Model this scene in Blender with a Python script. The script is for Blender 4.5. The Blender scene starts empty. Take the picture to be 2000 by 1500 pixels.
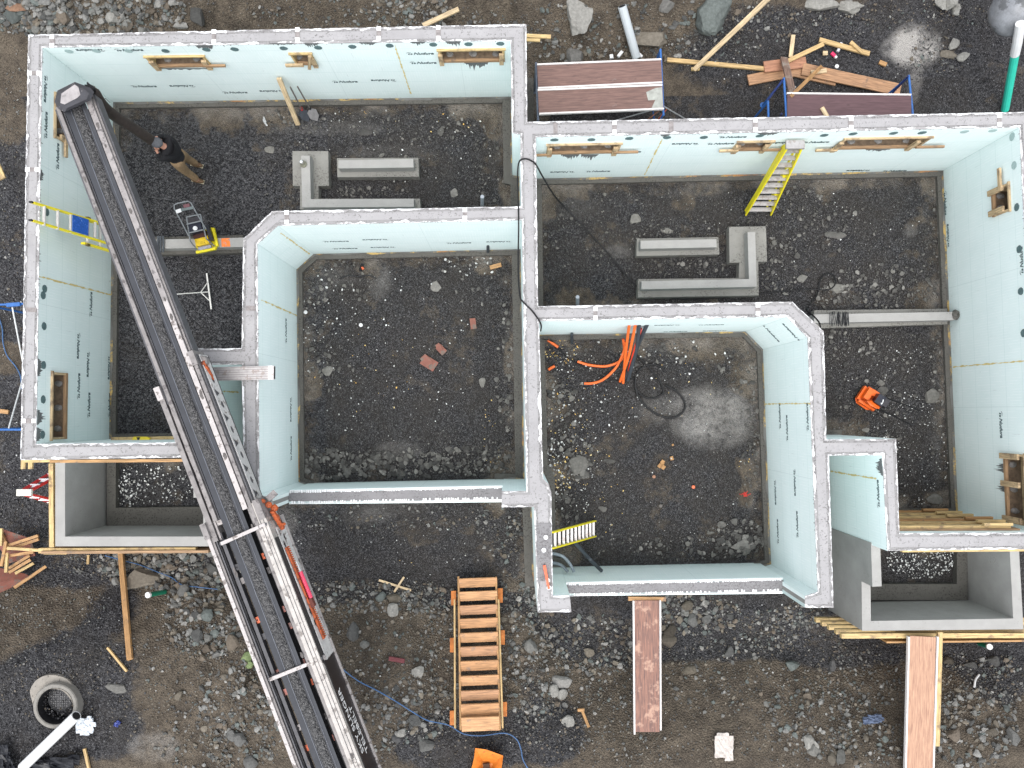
import bpy, bmesh, math, random
import numpy as np
from mathutils import Vector, Matrix, Euler
from mathutils.geometry import tessellate_polygon
random.seed(7); np.random.seed(7)
R = math.radians
SC = bpy.context.scene
COL = SC.collection

# ------------------------------------------------------------------ camera, sky, sun, exposure
CAMZ = 15.8; FPX = 1500.0
cd = bpy.data.cameras.new("camera"); cam = bpy.data.objects.new("camera", cd); COL.objects.link(cam)
cam.location = (0, 0, CAMZ)
cam.rotation_euler = (math.atan(55/FPX), math.atan(5/FPX), 0)
cd.sensor_width = 36; cd.lens = 36*FPX/2000; cd.clip_start = .1; cd.clip_end = 2000
SC.camera = cam
CR = Euler(cam.rotation_euler).to_matrix()
w = bpy.data.worlds.new("World"); SC.world = w; w.use_nodes = True
nt = w.node_tree; nt.nodes.clear()
sky = nt.nodes.new('ShaderNodeTexSky'); sky.sky_type = 'NISHITA'; sky.sun_disc = False
sky.sun_elevation = R(74); sky.sun_rotation = R(190); sky.air_density = 1.0; sky.dust_density = 3.0
hs = nt.nodes.new('ShaderNodeHueSaturation'); hs.inputs['Saturation'].default_value = .22
bg = nt.nodes.new('ShaderNodeBackground'); bg.inputs[1].default_value = .15
wo = nt.nodes.new('ShaderNodeOutputWorld')
nt.links.new(sky.outputs[0], hs.inputs['Color']); nt.links.new(hs.outputs[0], bg.inputs[0]); nt.links.new(bg.outputs[0], wo.inputs[0])
sd = bpy.data.lights.new("sun", 'SUN'); sd.energy = .5; sd.angle = R(55); sd.color = (1, .97, .94)
sun = bpy.data.objects.new("sun", sd); COL.objects.link(sun)
# direction toward the sun, consistent with sky rotation
sdir = Vector((math.sin(R(190))*math.cos(R(74)), math.cos(R(190))*math.cos(R(74)), math.sin(R(74))))
sun.rotation_euler = sdir.to_track_quat('Z', 'Y').to_euler()
SC.view_settings.view_transform = 'Standard'; SC.view_settings.look = 'None'
SC.view_settings.gamma = 1; SC.view_settings.exposure = 1.2

# ------------------------------------------------------------------ picture point -> place
def ray(u, v):
    return CR @ Vector((u-1000, -(v-750), -FPX))
def P(u, v, z=0.0):
    d = ray(u, v); t = (z-CAMZ)/d.z
    return Vector((d.x*t, d.y*t, z))
def W(u, v, a, b):
    """point on the vertical plane through xy points a,b"""
    n = Vector((-(b[1]-a[1]), b[0]-a[0], 0)); d = ray(u, v)
    t = (n.x*a[0]+n.y*a[1])/(n.x*d.x+n.y*d.y)
    return Vector((d.x*t, d.y*t, CAMZ+d.z*t))

# ------------------------------------------------------------------ value noise (numpy)
_TAB = {}
def vnoise(x, y, s, seed):
    T = _TAB.get(seed)
    if T is None: T = _TAB[seed] = np.random.RandomState(seed).rand(256, 256)
    X = np.asarray(x)*s+1000.; Y = np.asarray(y)*s+1000.
    xi = np.floor(X).astype(int); yi = np.floor(Y).astype(int); fx = X-xi; fy = Y-yi
    fx = fx*fx*(3-2*fx); fy = fy*fy*(3-2*fy)
    g = lambda a, b: T[a % 256, b % 256]
    return (g(xi, yi)*(1-fx)+g(xi+1, yi)*fx)*(1-fy)+(g(xi, yi+1)*(1-fx)+g(xi+1, yi+1)*fx)*fy
def fbm(x, y, s, seed, o=4):
    r = 0; a = .5
    for i in range(o):
        r = r+a*vnoise(x, y, s*2**i, seed+i); a *= .5
    return r/(1-.5**o)
def sstep(a, b, x):
    t = np.clip((np.asarray(x, float)-a)/(b-a), 0, 1); return t*t*(3-2*t)
def height(x, y):
    x = np.asarray(x, float); y = np.asarray(y, float)
    n1 = fbm(x, y, .9, 11)-.5; n2 = fbm(x, y, 4, 21)-.5
    start = -3.15-1.2*sstep(-.1, 1.1, x)+.35*n1
    start = np.where(x < -5.0, -2.75+.3*n1, start)
    zb = 1.38*sstep(0, 2.3, start-y)
    top = np.where(x < 0, 7.0, 6.75)+.6*n1+.9*sstep(4.5, 7, x)
    zt = 1.5*sstep(0, 2.6, y-top)
    ws = sstep(-1.9, -1.35, x)*sstep(.7, .1, x); zb = zb*(1-ws)+ws*np.minimum(zb, np.clip((-3.35-y)*.46, 0, 1.3))
    rough = np.clip(zb/.5, 0, 1)+np.clip(zt/.3, 0, 1)+np.where(x < -9.1, .25, 0)+np.where((y > 6.3), .3, 0)
    return zb+zt+rough*(.22*n1+.1*n2)
def gz(x, y): return float(height(x, y))
def G(u, v, dz=0.0):
    z = 0.0
    for i in range(9):
        p = P(u, v, z); z = .4*z+.6*gz(p.x, p.y)
    p = P(u, v, z+dz); return p

CRn = np.array(CR)
def GA(u, v, flat=False):
    d = np.stack([np.asarray(u)-1000, -(np.asarray(v)-750), np.full(len(u), -FPX)], -1) @ CRn.T; z = np.zeros(len(u))
    for i in range(0 if flat else 10):
        t = (z-CAMZ)/d[:, 2]; z = .4*z+.6*height(d[:, 0]*t, d[:, 1]*t)
    t = (z-CAMZ)/d[:, 2]; return np.stack([d[:, 0]*t, d[:, 1]*t, z], -1)

# ------------------------------------------------------------------ materials
def _mat(name):
    m = bpy.data.materials.new(name); m.use_nodes = True; n = m.node_tree
    return m, n, n.nodes['Principled BSDF']
class NT:
    def __init__(s, n): s.n = n
    def new(s, t, **k):
        o = s.n.nodes.new(t)
        for a, b in k.items(): setattr(o, a, b)
        return o
    def val(s, x, sock):
        if isinstance(x, (int, float)): sock.default_value = x
        elif isinstance(x, tuple): sock.default_value = x if len(x) == 4 or sock.type == 'VECTOR' else x+(1,)
        else: s.n.links.new(x, sock)
    def math(s, op, a, b=0.0, c=None, clamp=False):
        o = s.new('ShaderNodeMath', operation=op); o.use_clamp = clamp
        s.val(a, o.inputs[0]); s.val(b, o.inputs[1])
        if c is not None: s.val(c, o.inputs[2])
        return o.outputs[0]
    def mix(s, f, a, b, mode='MIX'):
        o = s.new('ShaderNodeMix', data_type='RGBA', blend_type=mode)
        s.val(f, o.inputs[0]); s.val(a, o.inputs[6]); s.val(b, o.inputs[7]); return o.outputs[2]
    def noise(s, vec, scale, detail=3, rough=.55, dist=0):
        o = s.new('ShaderNodeTexNoise'); s.n.links.new(vec, o.inputs['Vector'])
        o.inputs['Scale'].default_value = scale; o.inputs['Detail'].default_value = detail
        o.inputs['Roughness'].default_value = rough; o.inputs['Distortion'].default_value = dist
        return o.outputs['Fac']
    def vor(s, vec, scale, feature='F1'):
        o = s.new('ShaderNodeTexVoronoi', feature=feature); s.n.links.new(vec, o.inputs['Vector'])
        o.inputs['Scale'].default_value = scale; return o
    def ramp(s, f, a, b, va=0.0, vb=1.0):
        o = s.new('ShaderNodeMapRange'); o.clamp = True
        s.val(f, o.inputs[0]); s.val(a, o.inputs[1]); s.val(b, o.inputs[2]); s.val(va, o.inputs[3]); s.val(vb, o.inputs[4])
        return o.outputs[0]
    def scl(s, vec, v3):
        o = s.new('ShaderNodeMapping'); s.n.links.new(vec, o.inputs[0]); o.inputs['Scale'].default_value = v3; return o.outputs[0]
    def bump(s, h, bsdf, strength=.4, dist=.01):
        o = s.new('ShaderNodeBump'); o.inputs['Strength'].default_value = strength; o.inputs['Distance'].default_value = dist
        s.n.links.new(h, o.inputs['Height']); s.n.links.new(o.outputs[0], bsdf.inputs['Normal'])
    def co(s, kind='Object'): return s.new('ShaderNodeTexCoord').outputs[kind]
    def attr(s, name): return s.new('ShaderNodeAttribute', attribute_name=name)
CACHE = {}
def M(name, c, rough=.6, var=.2, scale=12, metal=0, bump=.15, dirt=None, dth=.62, dscale=6, spec=.4):
    """plain surface: colour with blotchy variation, optional dirt patches"""
    if name in CACHE: return CACHE[name]
    m, n, b = _mat(name); t = NT(n); v = t.co()
    f = t.noise(v, scale, 4); f2 = t.noise(v, scale*9, 2)
    fac = t.math('ADD', t.math('MULTIPLY', t.math('SUBTRACT', f, .5), 2*var*1.6), t.math('MULTIPLY', t.math('SUBTRACT', f2, .5), var))
    k = t.math('ADD', 1.0, fac)
    col = t.mix(1.0, c, (1, 1, 1), 'MULTIPLY')
    mul = t.new('ShaderNodeVectorMath', operation='SCALE'); n.links.new(col, mul.inputs[0]); n.links.new(k, mul.inputs[3])
    out = mul.outputs[0]
    if dirt:
        msk = t.ramp(t.noise(v, dscale, 6, .7), dth, dth+.06)
        out = t.mix(msk, out, dirt)
    n.links.new(out, b.inputs['Base Color'])
    b.inputs['Roughness'].default_value = rough; b.inputs['Metallic'].default_value = metal
    b.inputs['Specular IOR Level'].default_value = spec
    if bump: t.bump(f2, b, bump, .004)
    CACHE[name] = m; return m
def wood(name, c, dark=None, stain=None, sth=.6, rings=7):
    if name in CACHE: return CACHE[name]
    m, n, b = _mat(name); t = NT(n); uv = t.co('UV')
    g = t.noise(t.scl(uv, (1.2, 16, 1)), 2.5, 5, .6, .6)
    g2 = t.noise(t.scl(uv, (3, 60, 1)), 2, 2)
    dk = dark or tuple(x*.45 for x in c)
    col = t.mix(t.ramp(g, .38, .68), c, dk)
    col = t.mix(t.ramp(g2, .5, .8, 0, .35), col, dk)
    kn = t.vor(t.scl(uv, (1.6, 5, 1)), 1.4)
    col = t.mix(t.ramp(kn.outputs['Distance'], .05, .09, .8, 0), col, tuple(x*.35 for x in c))
    if stain: col = t.mix(t.ramp(t.noise(t.co(), 5, 5, .65), sth, sth+.1, 0, .85), col, stain)
    n.links.new(col, b.inputs['Base Color']); b.inputs['Roughness'].default_value = .65
    t.bump(g2, b, .2, .003); CACHE[name] = m; return m

def mk_ground():
    m, n, b = _mat('ground_surface'); t = NT(n); v = t.co()
    a = t.attr('mask'); sep = t.new('ShaderNodeSeparateColor'); n.links.new(a.outputs['Color'], sep.inputs[0])
    mud, dust, fine = sep.outputs[0], sep.outputs[1], sep.outputs[2]
    # gravel
    v1 = t.vor(v, 30); v2 = t.vor(v, 55)
    s1 = t.new('ShaderNodeSeparateColor'); n.links.new(v1.outputs['Color'], s1.inputs[0])
    s2 = t.new('ShaderNodeSeparateColor'); n.links.new(v2.outputs['Color'], s2.inputs[0])
    g1 = t.math('POWER', s1.outputs[0], 2.4); g2 = t.math('POWER', s2.outputs[0], 2.6)
    edge = t.ramp(v1.outputs['Distance'], .008, .022, 1, .25)
    gg = t.math('ADD', t.math('MULTIPLY', g1, t.math('MULTIPLY', edge, .85)), t.math('MULTIPLY', g2, .25))
    gcol = t.mix(gg, (.007, .007, .009), (.30, .30, .31))
    gcol2 = t.mix(t.math('POWER', s2.outputs[1], 3.0), (.0085, .0085, .010), (.13, .13, .135))
    gcol = t.mix(fine, gcol, gcol2)
    low = t.noise(v, 1.3, 4, .6)
    gcol = t.mix(t.ramp(t.math('ADD', low, t.math('MULTIPLY', t.math('SUBTRACT', fine, .5), .25)), .38, .72, 0, .6), gcol, (.040, .035, .030))
    # mud
    mn = t.noise(v, 3, 8, .7); mn2 = t.noise(v, 26, 5, .75)
    mcol = t.mix(t.ramp(mn, .32, .68), (.052, .043, .034), (.155, .128, .096))
    mcol = t.mix(t.ramp(mn2, .45, .75, 0, .8), mcol, (.017, .013, .011))
    sp = t.vor(v, 30); s3 = t.new('ShaderNodeSeparateColor'); n.links.new(sp.outputs['Color'], s3.inputs[0])
    peb = t.math('MULTIPLY', t.ramp(s3.outputs[0], .72, .76), t.ramp(sp.outputs['Distance'], .010, .014, 1, 0))
    mcol = t.mix(peb, mcol, t.mix(s3.outputs[1], (.05, .05, .05), (.25, .235, .21)))
    mm = t.ramp(t.math('ADD', mud, t.math('MULTIPLY', t.math('SUBTRACT', t.noise(v, 5, 6, .7), .5), .9)), .38, .62)
    col = t.mix(mm, gcol, mcol)
    dn = t.math('MULTIPLY', dust, t.math('ADD', t.ramp(t.noise(v, 9, 8, .75), .3, .7, 0, .9), t.ramp(t.noise(v, 1.8, 5, .65), .38, .62, -.1, .6)), clamp=True)
    col = t.mix(dn, col, (.36, .345, .325))
    n.links.new(col, b.inputs['Base Color']); b.inputs['Roughness'].default_value = .85
    b.inputs['Specular IOR Level'].default_value = .25
    h = t.math('ADD', t.math('MULTIPLY', v1.outputs['Distance'], -8.0), t.math('MULTIPLY', mn2, .5))
    t.bump(h, b, .55, .012); return m

def mk_foam():
    m, n, b = _mat('teal_foam'); t = NT(n); uv = t.co('UV')
    sx = t.new('ShaderNodeSeparateXYZ'); n.links.new(uv, sx.inputs[0]); U, V = sx.outputs[0], sx.outputs[1]
    base = t.mix(t.ramp(t.noise(uv, 1.5, 4, .6), .3, .7), (.77, .88, .868), (.82, .92, .908))
    base = t.mix(t.ramp(t.noise(t.scl(uv, (30, 30, 1)), 3, 3), .35, .75, 0, .22), base, (.58, .76, .74))
    # raised vertical ribs, thin light lines
    fr = t.math('FRACT', t.math('DIVIDE', U, .0508)); rib = t.ramp(fr, .80, .9)
    rn = t.ramp(t.noise(t.scl(uv, (6, 1.2, 1)), 3, 3), .42, .62)
    base = t.mix(t.math('MULTIPLY', t.math('MULTIPLY', rib, rn), .75), base, (.90, .97, .965))
    # courses 0.457 m, blocks 2.44 m
    fv = t.math('FRACT', t.math('DIVIDE', t.math('ADD', V, .02), .4572)); seam = t.ramp(fv, .0, .025, .55, 0)
    base = t.mix(seam, base, (.42, .60, .58))
    fu = t.math('FRACT', t.math('DIVIDE', U, 2.44)); seam2 = t.ramp(fu, .0, .004, .5, 0)
    base = t.mix(seam2, base, (.30, .42, .42))
    # scratches and long drips running down from the top
    dr = t.noise(t.scl(uv, (22, .55, 1)), 2.0, 4, .7)
    base = t.mix(t.ramp(dr, .665, .73, 0, .65), base, (.16, .19, .19))
    sc = t.noise(t.scl(uv, (1.2, 5, 1)), 3.0, 6, .75, 1.5); base = t.mix(t.ramp(sc, .66, .70, 0, .5), base, (.30, .36, .36))
    mud = t.noise(t.scl(uv, (5, 5, 1)), 2.2, 6, .8); base = t.mix(t.ramp(t.math('ADD', mud, t.math('MULTIPLY', t.ramp(V, 0, .5, .14, 0), 1.0)), .68, .72, 0, .6), base, (.33, .33, .30))
    top = t.ramp(V, 2.12, 2.52)
    dr2 = t.noise(t.scl(uv, (11, 1.2, 1)), 2.4, 5, .7)
    th = t.math('SUBTRACT', .93, t.math('MULTIPLY', top, .385))
    base = t.mix(t.ramp(t.math('SUBTRACT', dr2, th), 0, .03), base, (.10, .11, .11))
    # damp grime near the foot
    bot = t.ramp(t.math('SUBTRACT', V, t.math('MULTIPLY', t.noise(uv, 4, 5), .35)), -.15, .22, .35, 0)
    base = t.mix(bot, base, (.33, .42, .40))
    n.links.new(base, b.inputs['Base Color']); b.inputs['Roughness'].default_value = .8
    b.inputs['Specular IOR Level'].default_value = .15
    t.bump(t.math('ADD', rib, t.noise(uv, 60, 2)), b, .25, .004); return m

def mk_torn():
    m, n, b = _mat('torn_white_foam'); t = NT(n); v = t.co()
    f = t.math('ADD', t.math('MULTIPLY', t.noise(v, 13, 6, .75), .55), t.math('MULTIPLY', t.noise(v, 3.5, 3, .6), .45))
    col = t.mix(t.ramp(f, .485, .535), (.72, .73, .74), (.30, .29, .29))
    n.links.new(col, b.inputs['Base Color']); b.inputs['Roughness'].default_value = .9
    t.bump(t.noise(v, 60, 3), b, .5, .01); return m

def mk_conc(name, c, dark, th=.60, scale=4.5, speck=.66):
    if name in CACHE: return CACHE[name]
    m, n, b = _mat(name); t = NT(n); v = t.co()
    col = t.mix(t.ramp(t.noise(v, 2.2, 6, .65), .3, .7), c, tuple(x*.80 for x in c))
    blot = t.ramp(t.noise(v, scale*.35, 5, .7), th-.08, th+.06)
    sp = t.ramp(t.noise(v, scale*6, 5, .75), speck-.1, speck-.02)
    col = t.mix(t.math('MULTIPLY', blot, sp), col, dark)
    sp2 = t.ramp(t.noise(v, 40, 2, .5), .72, .76, 0, .6); col = t.mix(sp2, col, dark)
    col = t.mix(t.ramp(t.noise(v, 120, 2), .4, .7, 0, .25), col, tuple(x*.6 for x in c))
    n.links.new(col, b.inputs['Base Color']); b.inputs['Roughness'].default_value = .85
    b.inputs['Specular IOR Level'].default_value = .2
    t.bump(t.noise(v, 45, 4, .7), b, .35, .006); CACHE[name] = m; return m

def mk_stone():
    m, n, b = _mat('stone'); t = NT(n); v = t.co(); a = t.attr('tint')
    k = t.ramp(t.noise(v, 18, 5, .7), .25, .75, .62, 1.3)
    mul = t.new('ShaderNodeVectorMath', operation='SCALE'); n.links.new(a.outputs['Color'], mul.inputs[0]); n.links.new(k, mul.inputs[3])
    n.links.new(mul.outputs[0], b.inputs['Base Color']); b.inputs['Roughness'].default_value = .8
    b.inputs['Specular IOR Level'].default_value = .25
    t.bump(t.noise(v, 40, 4, .7), b, .4, .01); return m

def mk_seam():
    m, n, b = _mat('spray_foam_line'); t = NT(n); v = t.co()
    f = t.noise(v, 2.2, 6, .8); f2 = t.noise(v, 30, 3)
    col = t.mix(t.ramp(f, .51, .58), (.15, .15, .14), (.52, .36, .12))
    col = t.mix(t.ramp(t.noise(v, 1.1, 3), .63, .67, 0, .7), col, (.42, .17, .06))
    col = t.mix(t.ramp(f2, .5, .65, 0, .8), col, (.17, .17, .16))
    n.links.new(col, b.inputs['Base Color']); b.inputs['Roughness'].default_value = .8
    return m

FOAM = mk_foam(); TORN = mk_torn(); GROUND = mk_ground(); STONE = mk_stone(); SEAM = mk_seam()
CTOP = mk_conc('pale_concrete', (.375, .368, .372), (.12, .115, .112), .46)
CLOW = mk_conc('rough_concrete', (.25, .245, .25), (.12, .115, .115), .46, 5, .6)
CCAST = mk_conc('formed_concrete', (.31, .31, .295), (.16, .155, .14), .62)
CPORCH = mk_conc('smooth_cast_concrete', (.37, .365, .35), (.15, .145, .13), .62)
CFOOT = mk_conc('dirty_footing_concrete', (.125, .120, .108), (.045, .042, .038), .45, 5, .62)
CPAD = mk_conc('pad_concrete', (.27, .265, .245), (.08, .075, .065), .5, 5, .62)
PINE = wood('pine', (.62, .43, .20)); PALE = wood('pale_pine', (.70, .54, .33)); OLDW = wood('weathered_board', (.40, .25, .135), stain=(.16, .12, .09))
ORW = wood('orange_lumber', (.50, .285, .12), stain=(.16, .11, .08), sth=.58)
YELW = wood('yellow_formwork', (.66, .48, .22), stain=(.22, .15, .09), sth=.55)
PLY = wood('red_brown_plywood', (.20, .115, .095), (.10, .058, .05), stain=(.30, .27, .25), sth=.66)
PLY2 = wood('brown_plywood', (.36, .21, .14), (.20, .11, .075))
REDPLY = M('red_form_panel', (.20, .072, .05), .6, .25, 8, dirt=(.14, .10, .08), dth=.52)
YEL = M('yellow_fibreglass', (.72, .62, .02), .45, .12, 10, dirt=(.35, .28, .08), dth=.66)
ALU = M('aluminium', (.40, .385, .38), .42, .2, 14, metal=.45, dirt=(.30, .26, .24), dth=.55, dscale=9)
STEELP = M('galvanised_tube', (.50, .51, .52), .4, .15, 14, metal=.5)
BLUE = M('blue_painted_steel', (.035, .13, .38), .4, .2, 14, dirt=(.10, .10, .12), dth=.64)
BLK = M('black_rubber', (.014, .014, .016), .55, .3, 20)
CORD = M('black_cord', (.006, .006, .007), .6, .2, 20)
ORG = M('orange_conduit', (.78, .15, .03), .45, .1, 10)
DGREY = M('dark_conduit', (.045, .055, .065), .45, .2, 10)
WHITE = M('white_plastic', (.66, .67, .67), .4, .06, 8)
GREEN = M('green_plastic', (.03, .46, .34), .45, .1, 8)
DGREEN = M('dark_green_plastic', (.01, .16, .09), .45, .1, 8)
RED = M('red_paint', (.50, .02, .02), .4, .15, 10)
BOOMW = M('white_boom_paint', (.43, .40, .39), .5, .25, 7, dirt=(.15, .13, .12), dth=.54, dscale=7)
BOOMD = M('dusty_boom_metal', (.215, .20, .195), .6, .3, 7, dirt=(.10, .09, .09), dth=.55, dscale=8)
BOOMG = M('grey_boom_channel', (.085, .085, .092), .6, .3, 9)
BELT = M('conveyor_belt_rubber', (.052, .055, .063), .6, .15, 6)
BELTL = M('belt_edge_line', (.15, .16, .185), .6, .15, 6)
BLKP = M('black_side_panel', (.012, .012, .015), .35, .2, 8)
RUST = M('rust_orange_paint', (.42, .09, .025), .6, .4, 22, dirt=(.12, .035, .02), dth=.55, dscale=14)
PINKR = M('salmon_bracket', (.52, .21, .17), .6, .25, 12, dirt=(.35, .25, .23), dth=.56)
ORB = M('orange_bracket', (.72, .16, .07), .55, .2, 12)
# ------------------------------------------------------------------ mesh builder
def tag(o, label=None, cat=None, group=None, kind=None):
    if label: o['label'] = label
    if cat: o['category'] = cat
    if group: o['group'] = group
    if kind: o['kind'] = kind
    return o
def thing(name, label, cat, loc, group=None):
    o = bpy.data.objects.new(name, None); COL.objects.link(o); o.location = loc; o.empty_display_size = .2
    return tag(o, label, cat, group)
def rootloc(o):
    while o.parent: o = o.parent
    return Vector(o.location)
class MB:
    def __init__(s): s.v = []; s.f = []; s.uv = []; s.mi = []; s.cur = 0
    def quad(s, idx, uvs=None):
        s.f.append(list(idx)); s.uv.append(uvs or [(s.v[i][0], s.v[i][1]) for i in idx]); s.mi.append(s.cur)
    def bar(s, p0, p1, wd, ht, up=(0, 0, 1), taper=1.0, roll=0):
        p0 = Vector(p0); p1 = Vector(p1); d = p1-p0; L = d.length
        if L < 1e-6: return s
        d /= L; up = Vector(up); a = d.cross(up)
        if a.length < 1e-3: a = d.cross(Vector((0, 1, 0)))
        a.normalize(); c = a.cross(d).normalized()
        if roll: a, c = a*math.cos(roll)+c*math.sin(roll), c*math.cos(roll)-a*math.sin(roll)
        b0 = len(s.v); off = random.random()*5
        for p, k in ((p0, 1), (p1, taper)):
            for sa, sc in ((-1, -1), (1, -1), (1, 1), (-1, 1)): s.v.append(tuple(p+a*(sa*wd*k/2)+c*(sc*ht*k/2)))
        s.quad([b0, b0+1, b0+2, b0+3], [(off, 0), (off, wd), (off+ht, wd), (off+ht, 0)]); s.quad([b0+7, b0+6, b0+5, b0+4], [(off, 0), (off, wd), (off+ht, wd), (off+ht, 0)])
        q = off
        for i in range(4):
            j = (i+1) % 4; ww = wd if i % 2 == 0 else ht
            s.quad([b0+i, b0+4+i, b0+4+j, b0+j], [(off, q), (off+L, q), (off+L, q+ww), (off, q+ww)]); q += ww
        return s
    def box(s, c, sx, sy, sz, rz=0):
        c = Vector(c); d = Vector((math.cos(rz), math.sin(rz), 0))
        return s.bar(c-d*sx/2, c+d*sx/2, sy, sz)
    def prism(s, poly, z0, z1, bottom=True):
        n = len(poly); b0 = len(s.v)
        for z in (z0, z1):
            for p in poly: s.v.append((p[0], p[1], z))
        for tri in tessellate_polygon([[Vector((p[0], p[1], 0)) for p in poly]]):
            s.quad([b0+n+i for i in tri])
            if bottom: s.quad([b0+i for i in reversed(tri)])
        for i in range(n):
            j = (i+1) % n; s.quad([b0+i, b0+j, b0+n+j, b0+n+i])
        return s
    def tube(s, pts, r, n=8, caps=True, r2=None):
        pts = [Vector(p) for p in pts]; m = len(pts); b0 = len(s.v); prev = None
        for k, p in enumerate(pts):
            d = (pts[min(k+1, m-1)]-pts[max(k-1, 0)]).normalized()
            if prev is None:
                a = d.cross(Vector((0, 0, 1)));
                if a.length < 1e-3: a = d.cross(Vector((0, 1, 0)))
            else: a = prev-d*prev.dot(d)
            a.normalize(); prev = a; c = d.cross(a)
            rr = r if r2 is None else r+(r2-r)*k/(m-1)
            for i in range(n):
                t = 2*math.pi*i/n; s.v.append(tuple(p+a*(math.cos(t)*rr)+c*(math.sin(t)*rr)))
        for k in range(m-1):
            for i in range(n):
                j = (i+1) % n; s.quad([b0+k*n+i, b0+k*n+j, b0+(k+1)*n+j, b0+(k+1)*n+i], [(k*.1, i*.1), (k*.1, i*.1+.1), (k*.1+.1, i*.1+.1), (k*.1+.1, i*.1)])
        if caps: s.quad([b0+i for i in reversed(range(n))]); s.quad([b0+(m-1)*n+i for i in range(n)])
        return s
    def lathe(s, c, prof, n=32, sx=1.0, sy=1.0, cap2=True):
        b0 = len(s.v); c = Vector(c)
        for (r, z) in prof:
            for i in range(n):
                t = 2*math.pi*i/n; s.v.append((c.x+math.cos(t)*r*sx, c.y+math.sin(t)*r*sy, c.z+z))
        for k in range(len(prof)-1):
            for i in range(n):
                j = (i+1) % n; s.quad([b0+k*n+i, b0+k*n+j, b0+(k+1)*n+j, b0+(k+1)*n+i])
        if prof[0][0] > 1e-4: s.quad([b0+i for i in reversed(range(n))])
        if cap2 and prof[-1][0] > 1e-4: s.quad([b0+(len(prof)-1)*n+i for i in range(n)])
        return s
    def ellipsoid(s, c, rx, ry, rz, rot=None, n=10, m=7, jit=0):
        b0 = len(s.v); c = Vector(c); rot = rot or Matrix.Identity(3)
        for k in range(m+1):
            ph = math.pi*k/m
            for i in range(n):
                t = 2*math.pi*i/n; q = 1+random.uniform(-jit, jit)
                s.v.append(tuple(c+rot @ Vector((math.sin(ph)*math.cos(t)*rx*q, math.sin(ph)*math.sin(t)*ry*q, math.cos(ph)*rz*q))))
        for k in range(m):
            for i in range(n):
                j = (i+1) % n; s.quad([b0+k*n+i, b0+(k+1)*n+i, b0+(k+1)*n+j, b0+k*n+j])
        return s
    def sheet(s, poly3, thick):
        """thin slab from a 3-D outline (nearly planar)"""
        n = len(poly3); b0 = len(s.v); pts = [Vector(p) for p in poly3]
        nn = Vector((0, 0, 0))
        for i in range(n): nn += pts[i].cross(pts[(i+1) % n])
        nn.normalize()
        for q in (0, 1):
            for p in pts: s.v.append(tuple(p-nn*thick*q))
        for tri in tessellate_polygon([pts]):
            s.quad([b0+i for i in tri]); s.quad([b0+n+i for i in reversed(tri)])
        for i in range(n):
            j = (i+1) % n; s.quad([b0+i, b0+j, b0+n+j, b0+n+i])
        return s
    def mesh(s, name, org=Vector((0, 0, 0)), mats=(), smooth=False, recalc=True):
        me = bpy.data.meshes.new(name)
        me.from_pydata([(x-org[0], y-org[1], z-org[2]) for x, y, z in s.v], [], s.f)
        ul = me.uv_layers.new(name='UVMap'); k = 0
        flat = [c for f in s.uv for q in f for c in q]
        ul.data.foreach_set('uv', flat)
        me.polygons.foreach_set('material_index', s.mi)
        if recalc:
            bm = bmesh.new(); bm.from_mesh(me); bmesh.ops.recalc_face_normals(bm, faces=bm.faces); bm.to_mesh(me); bm.free()
        if smooth: me.polygons.foreach_set('use_smooth', [True]*len(me.polygons))
        for m in mats: me.materials.append(m)
        return me
    def build(s, name, mat, parent=None, label=None, cat=None, group=None, kind=None, smooth=False, org=None, recalc=True):
        mats = mat if isinstance(mat, (list, tuple)) else [mat]
        if parent is None:
            if org is None:
                xs = [p[0] for p in s.v]; ys = [p[1] for p in s.v]; zs = [p[2] for p in s.v]
                org = Vector(((min(xs)+max(xs))/2, (min(ys)+max(ys))/2, min(zs)))
            org = Vector(org)
        else: org = rootloc(parent)
        o = bpy.data.objects.new(name, s.mesh(name, org, mats, smooth, recalc)); COL.objects.link(o)
        if parent is None: o.location = org
        else: o.parent = parent
        return tag(o, label, cat, group, kind)

# ------------------------------------------------------------------ outlines
ZT = 2.5
def area(p): return sum(p[i][0]*p[(i+1) % len(p)][1]-p[(i+1) % len(p)][0]*p[i][1] for i in range(len(p)))/2
def offs(pts, ds):
    """offset every edge i (pts[i]->pts[i+1]) to its left by ds[i], mitred"""
    n = len(pts); L = []
    for i in range(n):
        a = Vector(pts[i][:2]); b = Vector(pts[(i+1) % n][:2]); d = (b-a).normalized(); nn = Vector((-d.y, d.x))
        L.append((a+nn*ds[i], d))
    out = []
    for i in range(n):
        a, d = L[i-1]; b, e = L[i]; cr = d.x*e.y-d.y*e.x
        if abs(cr) < .12:
            nn = Vector((-e.y, e.x)); out.append(Vector(pts[i][:2])+nn*max(ds[i-1], ds[i], key=abs))
        else:
            t = ((b-a).x*e.y-(b-a).y*e.x)/cr; out.append(a+d*t)
    return out
OUT = [(55,68,1),(1028,47,1),(1030,238,1),(2036,218,1),(2072,1072,1),(1733,1076,1),(1723,889,1),(1619,890,1),(1628,1187,1),(1572,1187,0),(1572,1164,1),(1597,1156,1),(1577,660,1),(1537,619,1),(1053,627,1),(1061,935,1),(1072,946,1),(1077,962,1),(1080,1163,1),(1113,1163,0),(1116,1196,1),(1050,1196,1),(1043,990,1),(980,991,0),(980,959,1),(1028,959,1),(1019,430,1),(543,441,1),(503,477,1),(507,966,1),(528,974,0),(526,997,1),(478,1000,1),(472,712,1),(378,713,1),(385,893,1),(40,899,1)]
HA = [(83,93),(997,80),(1000,260),(1016,263),(1018,403),(531,412),(475,467),(472,680),(343,681),(341,864),(71,867)]
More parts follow.
